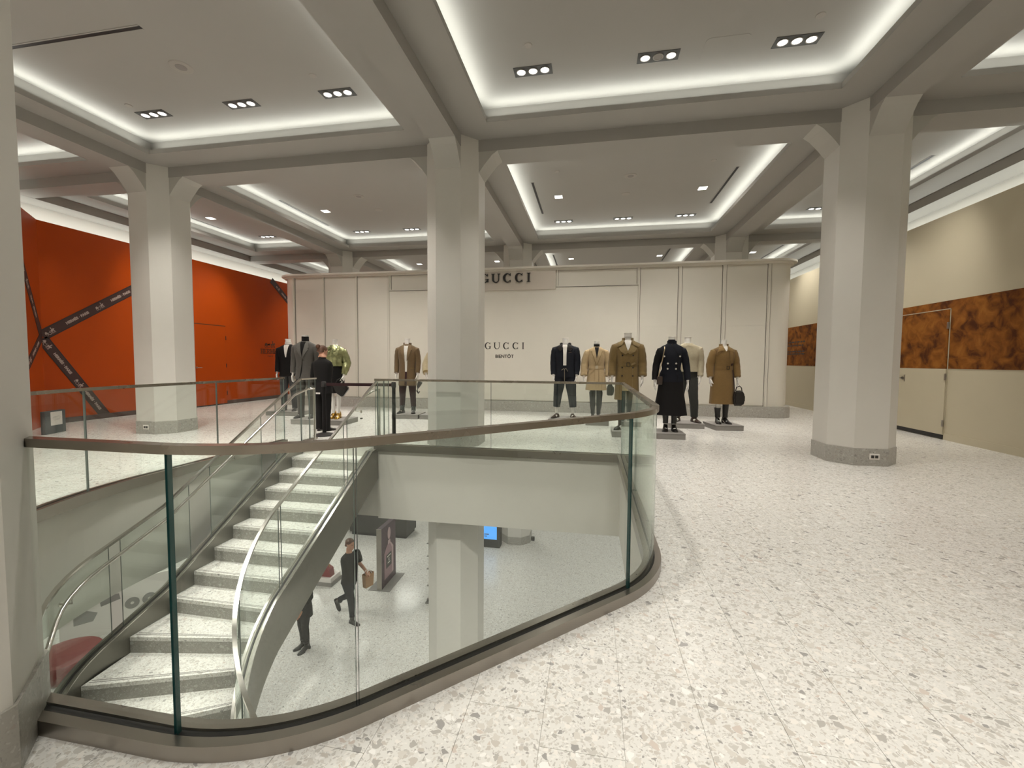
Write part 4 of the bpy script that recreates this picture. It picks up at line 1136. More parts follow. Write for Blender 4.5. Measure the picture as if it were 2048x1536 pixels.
def hand(bm, W, d, nrm, thumb, sc=1.0, curl=.35):
    """W wrist, d pointing to the fingers, nrm out of the palm, thumb: direction of the thumb side"""
    W, d, nrm, th = Vector(W), Vector(d).normalized(), Vector(nrm).normalized(), Vector(thumb).normalized()
    tube(bm, [W-d*.05*sc, W, W+d*.03*sc, W+d*.07*sc, W+d*.092*sc], [.026*sc, .026*sc, .036*sc, .041*sc, .036*sc], 10, flat=[.85, .75, .48, .40, .34], up=nrm)
    for k, (o_, L) in enumerate(((.030, .074), (.010, .084), (-.011, .078), (-.031, .060))):
        b = W+d*.082*sc+th*o_*sc; p = [b-d*.02*sc, b]; a = curl*(.35+.1*k); dd = d.copy()
        for seg in (.45, .32, .23):
            dd = (d*math.cos(a)+nrm*math.sin(a)); b = b+dd*L*seg*sc; p.append(b.copy()); a += curl*.9
        tube(bm, p, [.0095*sc, .0098*sc, .0092*sc, .0084*sc, .0068*sc], 8, up=nrm)
    b = W+d*.022*sc+th*.024*sc
    tube(bm, [b-th*.012*sc, b, b+(th*.75+d*.6+nrm*.15)*.034*sc, b+(th*.72+d*1.0+nrm*.3)*.050*sc, b+(th*.70+d*1.3+nrm*.5)*.062*sc], [.013*sc, .0145*sc, .012*sc, .0105*sc, .008*sc], 8, up=nrm)
def remeshed(name, bm, m_, parent, voxel=.0075, smooth_it=4):
    bmesh.ops.scale(bm, vec=(FS, FS, FS), verts=bm.verts[:])
    bmesh.ops.recalc_face_normals(bm, faces=bm.faces[:])
    me = bpy.data.meshes.new('tmp'); bm.to_mesh(me); bm.free(); o = bpy.data.objects.new('tmp', me); COL.objects.link(o)
    md = o.modifiers.new('r', 'REMESH'); md.mode = 'VOXEL'; md.voxel_size = voxel; md.use_smooth_shade = True
    sm = o.modifiers.new('s', 'SMOOTH'); sm.factor = .5; sm.iterations = smooth_it
    dg = bpy.context.evaluated_depsgraph_get(); dg.update(); me2 = bpy.data.meshes.new_from_object(o.evaluated_get(dg)); me2.name = name
    bpy.data.objects.remove(o); bpy.data.meshes.remove(me)
    return put(name, me2, m_, parent, True)
def limb(bm, pts, rad, n=12): tube(bm, pts, rad, n, up=(0, 1, 0.01))
def body_mesh(base, arms, legs, neck_top=1.60, hands=True, head=None, curl=.35, hips=True, nr=.058):
    bm = bmesh.new()
    t = [(z, rx-.02, ry-.02, cy) for z, rx, ry, cy in base if z < 1.46]
    rings_loft(bm, [ring(1.50, nr, nr, .008), ring(1.455, .085, .068, .004)]+[ring(z, rx, ry, cy) for z, rx, ry, cy in t]+[ring(.80, .14, .09, .0)])
    tube(bm, [(0, .012, 1.42), (0, .006, 1.50), (0, -.002, neck_top)], [nr+.012, nr, nr], 18)
    for sd, P in arms.items():
        limb(bm, [Vector(p) for p in P], [.052, .046, .042, .035, .028][:len(P)])
        if hands:
            W = Vector(P[-1])+Vector((0, -.004, -.03)); d = (Vector(P[-1])-Vector(P[-2])).normalized()
            hand(bm, W, d+Vector((0, .05, -.2)), (-sd, .25, 0), (0, -1, 0), 1.0, curl)
    for sd, P in legs.items():
        limb(bm, P, [.080, .070, .048, .046, .031, .030][:len(P)])
        a = Vector(P[-1]); tube(bm, [a+Vector((0, .03, -.035)), a+Vector((0, 0, -.042)), a+Vector((sd*.01, -.10, -.05))], [.028, .030, .026], 10)
    return bm
def leg_pts(sd, spread=.115, hip=.092, ank=.085, fy=0): return [(sd*hip, 0, .84), (sd*(hip+.005), -.002, .68), (sd*(hip*.45+spread*.55), -.010, .48), (sd*(hip*.3+spread*.7), .006, .34), (sd*spread, .012, ank+.06), (sd*spread, .012, ank)]
def trousers(root, m_, sd_pts, rads, top=1.03, base=MALE, name='trousers', hips=True):
    bm = bmesh.new()
    rings_loft(bm, [ring(top, .165, .105, 0), ring(.95, .180, .118, .002), ring(.87, .186, .122, .004), ring(.80, .165, .105, .004), ring(.775, .09, .07, .004)])
    for P in sd_pts:
        Q, Rr = [], []
        for i in range(len(P)-1):
            for k in range(4):
                t = k/4; Q.append(Vector(P[i]).lerp(Vector(P[i+1]), t)); r = rads[i]*(1-t)+rads[i+1]*t; Rr.append(r*(1+.018*math.sin(2.3*len(Q))))
        Q.append(Vector(P[-1])); Rr.append(rads[-1]); Q += [Vector(P[-1])+Vector((0, 0, .002)), Vector(P[-1])+Vector((0, 0, .05))]; Rr += [rads[-1]*.9, rads[-1]*.8]
        tube(bm, Q, Rr, 16, up=(0, 1, 0))
    return fput(name, bm, m_, root)
def shoe(root, x, y, ang, m_, kind='shoe', z0=0.0, shaft=.0, heel=0.0, L=.27, sr=.05, name=None, sole='black'):
    bm = bmesh.new(); c, s_ = math.cos(ang), math.sin(ang); rings = []
    k = L/.27; hz = heel
    for t, hw, h in ((-.078, .020, .050), (-.070, .031, .075), (-.04, .036, .088), (0, .038, .090), (.05, .041, .074), (.10, .046, .054), (.145, .043, .040), (.178, .030, .032), (.192, .012, .022)):
        f = max(0, min(1, (.10-t)/.15)); f = f*f*(3-2*f); zb = z0+hz*f+.008; r = []
        for q in range(12):
            a = 2*math.pi*q/12; u, v = math.cos(a)*hw, math.sin(a)
            zz = zb+(h-.008)*max(0, v)**.8 if v > 0 else zb
            r.append((u, -t*k, zz))
        rings.append([(x+c*p[0]-s_*p[1], y+s_*p[0]+c*p[1], p[2]) for p in r])
    rings_loft(bm, rings)
    if shaft:
        xt = math.copysign(.0276+.7*abs(x), x) if abs(x) > .01 else x; xt = x+(xt-x)*min(1, max(0, (shaft-.145)/.195))
        tube(bm, [(x, y+.005, z0+hz+.05), (x, y+.008, z0+hz+.12), ((x+xt)/2, y+.008, (z0+hz+.12+shaft)/2), (xt, y+.004, shaft-.004), (xt, y+.004, shaft), (xt, y+.004, shaft-.03)], [sr*.95, sr*.95, sr*1.10, sr*1.24, sr*1.20, sr*.9], 14, up=(0, 1, 0))
    o = fput(name or ('boot' if shaft else 'shoe'), bm, m_, root)
    bm = bmesh.new(); pr = []
    for t, hw in ((-.080, .018), (-.066, .034), (0, .040), (.05, .043), (.10, .049), (.15, .045), (.185, .028), (.197, .010)):
        if heel and t < .04: continue
        pr.append((t*k, hw))
    poly = [(h, -t) for t, h in pr]+[(-h, -t) for t, h in pr[::-1]]
    f = lambda u, v, h: (x+c*u-s_*v, y+s_*u+c*v, h)
    prism(bm, poly, f, z0, z0+.010)
    if heel:
        prism(bm, [(-.024, .045), (.024, .045), (.026, .078), (-.026, .078)], f, z0, z0+heel+.012)
    else: prism(bm, [(-.033, .02), (.033, .02), (.030, .075), (-.030, .075)], f, z0, z0+.02)
    fput('sole', bm, sole, o, False)
    return o
def collar_band(root, m_, r=.075, z0=1.455, z1=1.505, a0=-55, a1=235, cy=.004, th=.012, name='collar'):
    bm = bmesh.new(); p = [(r*math.cos(R(a)), cy+r*.95*math.sin(R(a))) for a in np.linspace(a0, a1, 20)]
    strip_solid(bm, p, th, z0, z1); return fput(name, bm, m_, root)
def belt_ring(root, G, z, m_, h=.042, g=.006, name='belt'):
    bm = bmesh.new(); R_ = []
    for zz, gg in ((z-h/2, -.005), (z-h/2, g), (z+h/2, g), (z+h/2, -.005)):
        rx, ry, cy = G.at(zz); R_.append(ring(zz, rx+gg, ry+gg, cy, n=40, e=G.e))
    rings_loft(bm, R_, False, False); return fput(name, bm, m_, root)
def buckle(root, G, x, z, m_):
    bm = bmesh.new(); y = G.front(x, z)-.012
    for a in ((x-.028, x-.020, z-.03, z+.03), (x+.020, x+.028, z-.03, z+.03), (x-.028, x+.028, z+.024, z+.032), (x-.028, x+.028, z-.032, z-.024)): box(bm, a[0], a[1], y-.006, y+.003, a[2], a[3])
    fput('buckle', bm, m_, root, False)
def mannequin(x, y, z, rz, neck_z, label):
    global FS
    FS = neck_z/1.60
    return tag(empty('mannequin', (x, y, z), rz), label, 'mannequin', 'headless mannequins')
def std_body(root, base, spread=.115, aw=1.0, curl=.35, nr=.058, adj=None, neck=1.60):
    arms = {s: arm_pts(s, aw, adj.get(s) if adj else None) for s in (-1, 1)}; legs = {s: leg_pts(s, spread) for s in (-1, 1)}
    b = remeshed('body', body_mesh(base, arms, legs, neck, nr=nr, curl=curl), 'mannequin', root)
    bm = bmesh.new(); disc(bm, (0, -.002, neck-.004), nr+.004, (0, 0, 1), 24, .012); fput('neck_cap', bm, 'mannequin', b, False)
    return arms, legs
PH = .105
def plinth(x0, x1, y0, y1, label, rz=0, h=PH):
    cx, cy = (x0+x1)/2, (y0+y1)/2
    o = empty('display_plinth', (cx, cy, 0), rz); tag(o, label, 'plinth', 'grey mannequin plinths')
    bm = bmbox(-(x1-x0)/2, (x1-x0)/2, -(y1-y0)/2, (y1-y0)/2, .0, h-.018, bevel=.003); put('plinth_body', bm, 'plinth', o)
    bm = bmbox(-(x1-x0)/2-.004, (x1-x0)/2+.004, -(y1-y0)/2-.004, (y1-y0)/2+.004, h-.016, h, bevel=.003); put('plinth_top', bm, 'plinth', o)
    return o
SL_M = [.082, .068, .061, .054, .048]; SL_F = [.075, .064, .058, .054, .050]
TR_M = [.100, .094, .078, .070, .060]; 

# ---- A: black cardigan
plinth(-8.02, -7.12, 9.55, 10.15, 'grey plinth of the leftmost mannequin in the black cardigan', R(4))
r = mannequin(-7.54, 9.80, PH, R(14), 1.80, 'leftmost mannequin in a black cardigan over a white V shirt, before the orange wall')
arms, legs = std_body(r, MALE, .12)
G = Gar(prof(MALE, .78, .205, .135)); fput('cardigan', G.mesh(.012), 'f_black', r)
add_drape(r, 'shirt', [[(-.055, 1.478), (.055, 1.478), (.012, 1.20), (-.004, 1.20)]], G, 'f_white')
bm = bmesh.new(); tube(bm, [(0, .004, 1.44), (0, .002, 1.545)], [.072, .064], 18); fput('shirt_collar', bm, 'f_white', r)
for s in (-1, 1): sleeve(r, arms[s], SL_M, 'f_black')
lp = [[(p[0]*1.0, p[1], p[2]) for p in legs[s][:-1]] for s in (-1, 1)]
trousers(r, 'f_bluegrey', [lp[0][:-1]+[(lp[0][-1][0], .012, .05)], lp[1][:-1]+[(lp[1][-1][0], .012, .05)]], TR_M)
for s in (-1, 1): shoe(r, s*.12, .0, R(12*s), 'f_leather', shaft=0)
cb = empty('clutch_bag', (-7.17, 9.66, .93), R(10)); tag(cb, 'small beige clutch bag at the hand of the leftmost mannequin', 'bag')
put('body', bmbox(-.085, .085, -.03, .03, -.06, .06, bevel=.012), 'f_cream', cb, True)
bm = bmesh.new(); box(bm, -.087, .087, -.034, -.03, .0, .058); put('flap', bm, 'f_beige', cb)

# ---- B: grey suit, C: satin blouse on one long plinth
plinth(-6.42, -5.20, 8.38, 9.02, 'long grey plinth under the grey suit and the satin blouse', R(3))
r = mannequin(-6.28, 8.72, PH, R(10), 1.83, 'mannequin in a grey suit and black turtleneck left of the standing person')
arms, legs = std_body(r, MALE, .115)
G = Gar(prof(MALE, .76, .215, .145, waist=.97)); fput('jacket', G.mesh(.01), 'f_grey', r)
add_drape(r, 'turtleneck', [[(-.05, 1.475), (.05, 1.475), (0, 1.17)]], G, 'f_black')
bm = bmesh.new(); tube(bm, [(0, .008, 1.43), (0, .004, 1.50), (0, 0, 1.575), (0, 0, 1.58), (0, 0, 1.56)], [.078, .068, .066, .06, .05], 20); fput('turtleneck_collar', bm, 'f_black', r)
lap = [(-.055, 1.48), (-.085, 1.47), (-.125, 1.365), (-.095, 1.35), (-.115, 1.325), (0, 1.15), (-.004, 1.185)]
add_drape(r, 'lapel', [lap], G, 'f_grey2', .008, .009); add_drape(r, 'lapel', [mir(lap)], G, 'f_grey2', .008, .009)
add_drape(r, 'jacket_opening', [[(-.006, 1.14), (.0, 1.14), (-.012, .92), (-.045, .77), (-.06, .77)]], G, 'f_black', .001, .003)
buttons(r, [(.012, 1.12)], G, 'button_dark'); add_drape(r, 'pocket_flap', [[(.085, 1.0), (.165, .985), (.165, .95), (.085, .965)]], G, 'f_grey', .004, .006); add_drape(r, 'pocket_flap', [mir([(.085, 1.0), (.165, .985), (.165, .95), (.085, .965)])], G, 'f_grey', .004, .006)
for s in (-1, 1): sleeve(r, arms[s], SL_M, 'f_grey')
trousers(r, 'f_grey', [p[:-2]+[(p[-2][0], .012, .045)] for p in legs.values()], [.10, .094, .076, .068, .060])
for s in (-1, 1): shoe(r, s*.115, .0, R(10*s), 'f_leather')
r = mannequin(-5.56, 8.72, PH, R(6), 1.735, 'mannequin in a shiny olive satin blouse and black skirt with gold shoes')
adj = {1: [(.170, 0, 1.36), (.212, .01, 1.25), (.240, .02, 1.13), (.236, -.04, 1.01), (.222, -.085, .90)]}
arms, legs = std_body(r, FEM, .055, adj={1: adj[1], -1: adj[1]}, nr=.050)
P = prof(FEM, 1.06, .165, .118, g=.018); P[-2] = (P[-2][0], P[-2][1]+.03, P[-2][2]+.02, P[-2][3]); G = Gar(P); fput('blouse', G.mesh(.03, 1.3), 'f_satin', r)
add_drape(r, 'blouse_collar', [[(-.004, 1.44), (-.055, 1.49), (-.10, 1.455), (-.075, 1.385)]], G, 'f_satin', .01, .008); add_drape(r, 'blouse_collar', [mir([(-.004, 1.44), (-.055, 1.49), (-.10, 1.455), (-.075, 1.385)])], G, 'f_satin', .01, .008)
add_drape(r, 'placket', [[(-.014, 1.43), (.014, 1.43), (.014, 1.08), (-.014, 1.08)]], G, 'f_satin', .004, .005)
for s in (-1, 1): add_drape(r, 'chest_pocket', [[(s*.05, 1.34), (s*.13, 1.34), (s*.13, 1.30), (s*.09, 1.285), (s*.05, 1.30)][::s]], G, 'f_satin', .006, .006)
for s in (-1, 1): sleeve(r, arms[s], [.084, .082, .084, .074, .05], 'f_satin', cuff='f_satin')
G2 = Gar([(1.09, .150, .108, 0), (1.0, .172, .12, .002), (.88, .188, .126, .004), (.6, .172, .112, .004), (.52, .166, .105, .004)]); fput('skirt', G2.mesh(.004), 'f_black', r)
for s in (-1, 1): shoe(r, s*.055, .012, R(6*s), 'f_gold', heel=.075, L=.23, name='heeled_shoe', sole='f_gold')
hb = empty('handbag', (-5.32, 8.53, .745), R(8)); tag(hb, 'black leather bag hanging from the hand of the satin blouse mannequin', 'bag', 'handbags')
bm = bmesh.new(); prism(bm, [(-.17, .13), (.10, .15), (.19, .04), (.05, -.15), (-.08, -.06)], lambda u, v, h: (u, h, v), -.05, .05); bmesh.ops.bevel(bm, geom=bm.edges[:], offset=.018, segments=2, affect='EDGES'); put('body', bm, 'f_leather', hb, True)
bm = bmesh.new(); tube(bm, [(-.12, 0, .12), (-.07, 0, .22), (.0, 0, .26), (.05, 0, .21), (.07, 0, .13)], .010, 8); put('handle', bm, 'f_leather', hb, True)

# ---- D: brown overcoat
plinth(-4.72, -4.08, 9.68, 10.32, 'grey plinth of the brown overcoat mannequin', R(5))
r = mannequin(-4.44, 10.02, PH, R(8), 1.81, 'mannequin in a brown overcoat over a white tee left of the centre column')
arms, legs = std_body(r, MALE, .125)
G = Gar(prof(MALE, .60, .195, .140)); fput('overcoat', G.mesh(.008), 'f_brown', r)
add_drape(r, 'tee', [[(-.058, 1.47), (-.03, 1.452), (.03, 1.452), (.058, 1.47), (.03, 1.1), (.022, .90), (-.018, .90), (-.02, 1.1)]], G, 'f_white', .002, .004)
add_drape(r, 'coat_opening', [[(-.016, .905), (.022, .905), (.018, .61), (-.030, .61)]], G, 'f_maroon', .001, .004)
lap = [(-.05, 1.485), (-.09, 1.468), (-.125, 1.37), (-.10, 1.35), (-.11, 1.33), (-.022, 1.12), (-.028, 1.24)]
add_drape(r, 'lapel', [lap], G, 'f_brown2', .008, .009); add_drape(r, 'lapel', [mir(lap)], G, 'f_brown2', .008, .009)
collar_band(r, 'f_brown', .083, 1.44, 1.52); add_drape(r, 'pocket', [[(.09, .985), (.165, .98), (.165, .965), (.09, .97)]], G, 'f_khaki', .003, .004)
for s in (-1, 1): sleeve(r, arms[s], SL_M, 'f_brown')
trousers(r, 'f_maroon', [p[:-2]+[(p[-2][0], .012, .13)] for p in legs.values()], [.098, .090, .072, .062, .055])
shoe(r, -.125, 0, R(-14), 'f_leather', shaft=.17, sr=.052); shoe(r, .125, 0, R(12), 'f_leather', shaft=.15, sr=.050)

# ---- E: cream fleece coat behind the centre column
plinth(-4.02, -3.42, 9.72, 10.32, 'grey plinth half hidden by the centre column')
r = mannequin(-3.60, 9.95, PH, R(24), 1.70, 'mannequin in a cream fleece coat half hidden behind the centre column')
adj = {-1: [(.178, 0, 1.40), (.245, -.02, 1.27), (.30, -.03, 1.13), (.315, -.10, 1.02), (.30, -.16, .93)], 1: ARM[1]}
arms, legs = std_body(r, FEM, .07, adj=adj, nr=.05)
G = Gar(prof(FEM, .55, .235, .165, g=.03)); fput('fleece_coat', G.mesh(.008), 'f_fleece', r)
for s in (-1, 1): sleeve(r, arms[s], [.10, .088, .08, .07, .062], 'f_fleece', cuff='f_khaki')
collar_band(r, 'f_black', .075, 1.44, 1.54)
trousers(r, 'f_black', [p[:-2]+[(p[-2][0], .012, .2)] for p in legs.values()], [.085, .078, .062, .056, .046], 1.0)
for s in (-1, 1): shoe(r, s*.07, .01, R(6*s), 'f_leather', shaft=.3, heel=.05, L=.24, sr=.046)
hb = empty('handbag', (-4.0, 9.62, .80)); tag(hb, 'dark hooked bag at the hand of the cream fleece mannequin', 'bag', 'handbags')
bm = bmesh.new(); tube(bm, [(.06, 0, .10), (.03, 0, .05), (.0, 0, -.02), (-.03, 0, -.12), (.0, 0, -.17), (.035, 0, -.13)], [.05, .05, .035, .022, .018, .014], 10); put('body', bm, 'f_leather', hb, True)

# ---- F: navy jacket with fur collar
plinth(-.95, -.27, 9.72, 10.34, 'grey plinth of the navy jacket mannequin with cropped trousers')
r = mannequin(-.60, 10.02, PH, R(-1), 1.815, 'mannequin in a navy fur-collared jacket and cropped trousers')
arms, legs = std_body(r, MALE, .165)
G = Gar(prof(MALE, .83, .215, .138, g=.012)); fput('jacket', G.mesh(.01), 'f_navy', r)
add_drape(r, 'shirt', [[(-.045, 1.478), (.045, 1.478), (.035, 1.30), (.032, 1.06), (-.030, 1.06), (-.03, 1.30)]], G, 'f_white', .002, .004)
for s in (-1, 1): add_drape(r, 'shirt_collar', [[(s*.006, 1.44), (s*.05, 1.49), (s*.055, 1.44), (s*.03, 1.40)][::s]], G, 'f_white', .012, .006)
fur = [(.045, 1.495), (.105, 1.465), (.155, 1.40), (.10, 1.345), (.05, 1.375)]
add_drape(r, 'fur_collar', [fur], G, 'f_fur', .006, .02); add_drape(r, 'fur_collar', [mir(fur)], G, 'f_fur', .006, .02)
bm = bmesh.new(); tube(bm, [(.085*math.cos(R(a)), .012+.08*math.sin(R(a)), 1.485) for a in np.linspace(-35, 215, 14)], [.022]+[.034]*12+[.022], 10); fput('fur_collar', bm, 'f_fur', r)
add_drape(r, 'chest_mark', [[(.075, 1.32), (.13, 1.325), (.13, 1.32), (.075, 1.315)]], G, 'f_brown', .003, .002)
for s in (-1, 1): sleeve(r, arms[s], [.098, .084, .076, .066, .052], 'f_navy', cuff='f_navy')
trousers(r, 'f_navy', [[(s*.095, 0, .84), (s*.115, -.002, .68), (s*.14, -.006, .48), (s*.155, .006, .34), (s*.165, .012, .22)] for s in (-1, 1)], [.112, .110, .088, .078, .070])
G3 = Gar([(1.04, .168, .108, 0), (.95, .186, .124, .002), (.80, .18, .12, .003)])
bm = bmesh.new(); tube(bm, [(0, G3.front(0, .98)-.055, .985), (0, G.front(0, .86)-.012, .86), (0, G3.front(0, .75)-.01, .74)], .007, 6); tube(bm, [(-.06, -.15, .965), (-.02, -.158, .995), (.0, -.16, .985), (.03, -.158, 1.0), (.062, -.15, .94)], .007, 6); fput('drawstring', bm, 'denimcord', r)
for s in (-1, 1): shoe(r, s*.165, .0, R(22*s), 'f_brownleather', L=.29, name='loafer')

# ---- G: beige wrap coat
plinth(-.12, .38, 9.62, 10.2, 'narrow grey plinth of the beige wrap coat mannequin')
r = mannequin(.10, 10.0, PH, R(2), 1.745, 'mannequin in a belted beige wrap coat with a tied sash')
adj = [(.175, 0, 1.36), (.212, .0, 1.25), (.236, .012, 1.13), (.248, -.02, 1.0), (.252, -.05, .89)]
arms, legs = std_body(r, FEM, .06, adj={1: adj, -1: adj}, nr=.05)
G = Gar([(1.49, .062, .060, .006), (1.468, .105, .078, 0), (1.44, .155, .098, 0), (1.40, .185, .110, 0), (1.30, .182, .132, -.012), (1.15, .164, .120, -.006), (1.075, .152, .110, 0), (.95, .178, .130, .004), (.75, .200, .146, .004), (.60, .218, .158, .004)])
fput('wrap_coat', G.mesh(.012, .9), 'f_beige', r)
add_drape(r, 'turtleneck', [[(-.045, 1.48), (.045, 1.48), (.0, 1.25)]], G, 'f_black', .003, .004)
bm = bmesh.new(); tube(bm, [(0, .006, 1.42), (0, .002, 1.545), (0, 0, 1.55), (0, 0, 1.53)], [.064, .058, .054, .045], 18); fput('turtleneck_collar', bm, 'f_black', r)
lap = [(-.05, 1.495), (-.10, 1.475), (-.165, 1.39), (-.105, 1.395), (-.01, 1.13), (.0, 1.22)]
add_drape(r, 'lapel', [lap], G, 'f_beige', .008, .009); add_drape(r, 'lapel', [mir(lap)], G, 'f_beige', .008, .009)
ed = [(-.105, 1.392), (-.112, 1.392), (-.018, 1.13), (-.01, 1.13)]; add_drape(r, 'lapel_edge', [ed, mir(ed)], G, 'f_khaki', .004, .006)
belt_ring(r, G, 1.065, 'f_beige', .055, .008, 'sash')
add_drape(r, 'sash_tie', [[(-.035, 1.10), (.03, 1.10), (.03, .78), (.0, .70), (-.028, .72)]], G, 'f_beige', .016, .008); add_drape(r, 'sash_tie', [[(-.028, 1.045), (-.045, 1.045), (-.19, .925), (-.165, .90)]], G, 'f_beige', .012, .006)
add_drape(r, 'sash_knot', [[(-.03, 1.10), (.03, 1.105), (.028, 1.04), (-.026, 1.035)]], G, 'f_cream', .024, .012)
add_drape(r, 'coat_edge', [[(.045, 1.03), (.050, 1.03), (.055, .61), (.048, .61)]], G, 'f_beige_dark', .001, .004)
for s in (-1, 1): sleeve(r, arms[s], [.088, .084, .082, .076, .070], 'f_beige', cuff='f_beige')
trousers(r, 'f_charcoal', [[(s*.075, 0, .84), (s*.075, 0, .68), (s*.070, -.006, .48), (s*.065, .006, .34), (s*.062, .012, .27)] for s in (-1, 1)], [.085, .078, .062, .058, .056], 1.0)
for s in (-1, 1): shoe(r, s*.06, .01, R(5*s), 'f_leather', shaft=.29, heel=.05, L=.24, sr=.045)
hb = empty('handbag', (.42, 9.86, .80), 0); tag(hb, 'small dark olive bag at the hand of the wrap coat mannequin', 'bag', 'handbags')
bm = bmesh.new(); prism(bm, [(-.085, -.15), (-.09, .02), (-.05, .10), (.02, .13), (.06, .08), (.075, -.05), (.05, -.15)], lambda u, v, h: (u, h, v), -.04, .04); bmesh.ops.bevel(bm, geom=bm.edges[:], offset=.015, segments=2, affect='EDGES'); put('body', bm, 'f_olive_bag', hb, True)
bm = bmesh.new(); tube(bm, [(-.05, 0, .10), (-.04, 0, .19), (0, 0, .22), (.03, 0, .17), (.04, 0, .10)], .007, 8); put('handle', bm, 'f_olive_bag', hb, True)

# ---- H: khaki trench
plinth(.39, .92, 8.22, 8.86, 'grey plinth of the khaki trench coat mannequin, seen through the curved glass')
r = mannequin(.665, 8.58, PH, R(-2), 1.83, 'tall mannequin in a khaki double-breasted trench coat behind the glass corner')
adj = [(.188, 0, 1.36), (.215, .0, 1.25), (.234, .012, 1.13), (.242, -.02, 1.0), (.242, -.05, .895)]
arms, legs = std_body(r, MALE, .085, adj={1: adj, -1: adj})
G = Gar([(1.49, .072, .068, .006), (1.468, .115, .084, 0), (1.44, .170, .104, 0), (1.405, .205, .116, 0), (1.30, .202, .138, -.012), (1.15, .178, .126, -.006), (1.08, .168, .120, 0), (.95, .185, .135, .004), (.70, .196, .148, .004), (.50, .204, .155, .004)])
fput('trench_coat', G.mesh(.008), 'f_khaki', r)
add_drape(r, 'scarf', [[(-.06, 1.485), (.06, 1.485), (.03, 1.37), (.0, 1.31), (-.02, 1.36)]], G, 'f_white', .003, .008)
bm = bmesh.new(); tube(bm, [(0, .006, 1.43), (0, .0, 1.50), (0, 0, 1.545), (0, 0, 1.53)], [.085, .074, .066, .055], 18); fput('scarf', bm, 'f_white', r)
col = [(-.055, 1.50), (-.11, 1.478), (-.205, 1.40), (-.165, 1.375), (-.09, 1.405)]
add_drape(r, 'collar', [col], G, 'f_khaki_lt', .012, .012); add_drape(r, 'collar', [mir(col)], G, 'f_khaki_lt', .012, .012); collar_band(r, 'f_khaki_lt', .088, 1.44, 1.525)
lap = [(-.085, 1.40), (-.145, 1.355), (-.115, 1.30), (-.035, 1.25), (.008, 1.29), (-.05, 1.40)]; add_drape(r, 'lapel', [lap], G, 'f_khaki_lt', .008, .008); add_drape(r, 'lapel', [mir(lap)], G, 'f_khaki_lt', .009, .010)
belt_ring(r, G, 1.085, 'f_khaki', .048, .007); buckle(r, G, .01, 1.085, 'button_dark')
add_drape(r, 'belt_end', [[(.06, 1.10), (.115, 1.125), (.13, 1.10), (.06, 1.07)]], G, 'f_khaki_lt', .014, .006)
buttons(r, [(s*.085, z) for s in (-1, 1) for z in (1.235, 1.035, .90)], G, 'button_dark', .014)
add_drape(r, 'front_edge', [[(.075, 1.05), (.082, 1.05), (.088, .51), (.08, .51)]], G, 'f_khaki_lt', .001, .004)
for s in (-1, 1):
    sleeve(r, arms[s], [.094, .084, .078, .072, .066], 'f_khaki', cuff='f_khaki')
    bm = bmesh.new(); prism(bm, [(s*.09, -.022), (s*.205, -.022), (s*.205, .022), (s*.09, .022)], lambda u, v, h: (u, v, 1.468-(abs(u)-.09)*.45+h), .004, .014); fput('epaulette', bm, 'f_khaki_lt', r)
trousers(r, 'f_charcoal', [[(s*.085, 0, .84), (s*.085, 0, .68), (s*.08, -.006, .48), (s*.08, .006, .34), (s*.082, .012, .22)] for s in (-1, 1)], [.09, .085, .07, .064, .058], 1.0)
for s in (-1, 1): shoe(r, s*.085, .01, R(30*s), 'f_leather', shaft=.24, sr=.048, L=.28)

# ---- I: long black coat dress
plinth(1.02, 1.68, 8.20, 8.80, 'grey plinth of the long black coat, in front of the curved rail')
r = mannequin(1.46, 8.55, PH, R(-4), 1.755, 'mannequin in a long black double-breasted coat with silver buttons')
adj = [(.172, 0, 1.36), (.214, .0, 1.25), (.240, .015, 1.13), (.256, -.02, 1.0), (.264, -.05, .875)]
arms, legs = std_body(r, FEM, .065, adj={1: adj, -1: adj}, nr=.052)
G = Gar([(1.56, .058, .056, .004), (1.50, .068, .064, .006), (1.475, .10, .075, 0), (1.455, .148, .092, 0), (1.425, .186, .104, 0), (1.33, .180, .126, -.012), (1.25, .172, .130, -.016), (1.12, .156, .110, -.004), (1.06, .152, .108, 0), (.96, .190, .135, .004), (.86, .20, .142, .004), (.845, .20, .142, .004)])
fput('jacket', G.mesh(.006), 'f_navy', r)
Gs = Gar([(.98, .17, .12, .004), (.85, .195, .138, .004), (.60, .225, .160, .004), (.28, .278, .19, .004)]); fput('long_skirt', Gs.mesh(.014, .8), 'f_black', r)
buttons(r, [(s*x, z) for s in (-1, 1) for x, z in ((.125, 1.275), (.066, 1.155), (.066, 1.065))], G, 'button_silver', .015)
for s in (-1, 1): add_drape(r, 'pocket_flap', [[(s*.07, 1.0), (s*.16, 1.025), (s*.165, .985), (s*.075, .955)][::s]], G, 'f_navy', .005, .008)
collar_band(r, 'f_navy', .070, 1.46, 1.54, -75, 255, .004, .010); buttons(r, [(0, 1.475)], G, 'button_dark', .010)
add_drape(r, 'front_edge', [[(-.018, 1.46), (-.010, 1.46), (.10, 1.30), (.095, .86), (.09, .86), (.09, 1.30)]], G, 'f_black', .002, .003)
for s in (-1, 1): sleeve(r, arms[s], [.082, .066, .060, .055, .050], 'f_black' if s < 0 else 'f_navy')
for s in (-1, 1): shoe(r, s*.068, .01, R(8*s), 'f_leather', shaft=.34, heel=.075, L=.25, sr=.047)
hb = empty('shoulder_bag', (1.24, 8.42, 1.08), R(-4)); tag(hb, 'small dark shoulder bag on a pale chain at the side of the long black coat', 'bag', 'handbags')
put('body', bmbox(-.05, .05, -.03, .03, -.10, .05, bevel=.012), 'f_brownleather', hb, True)
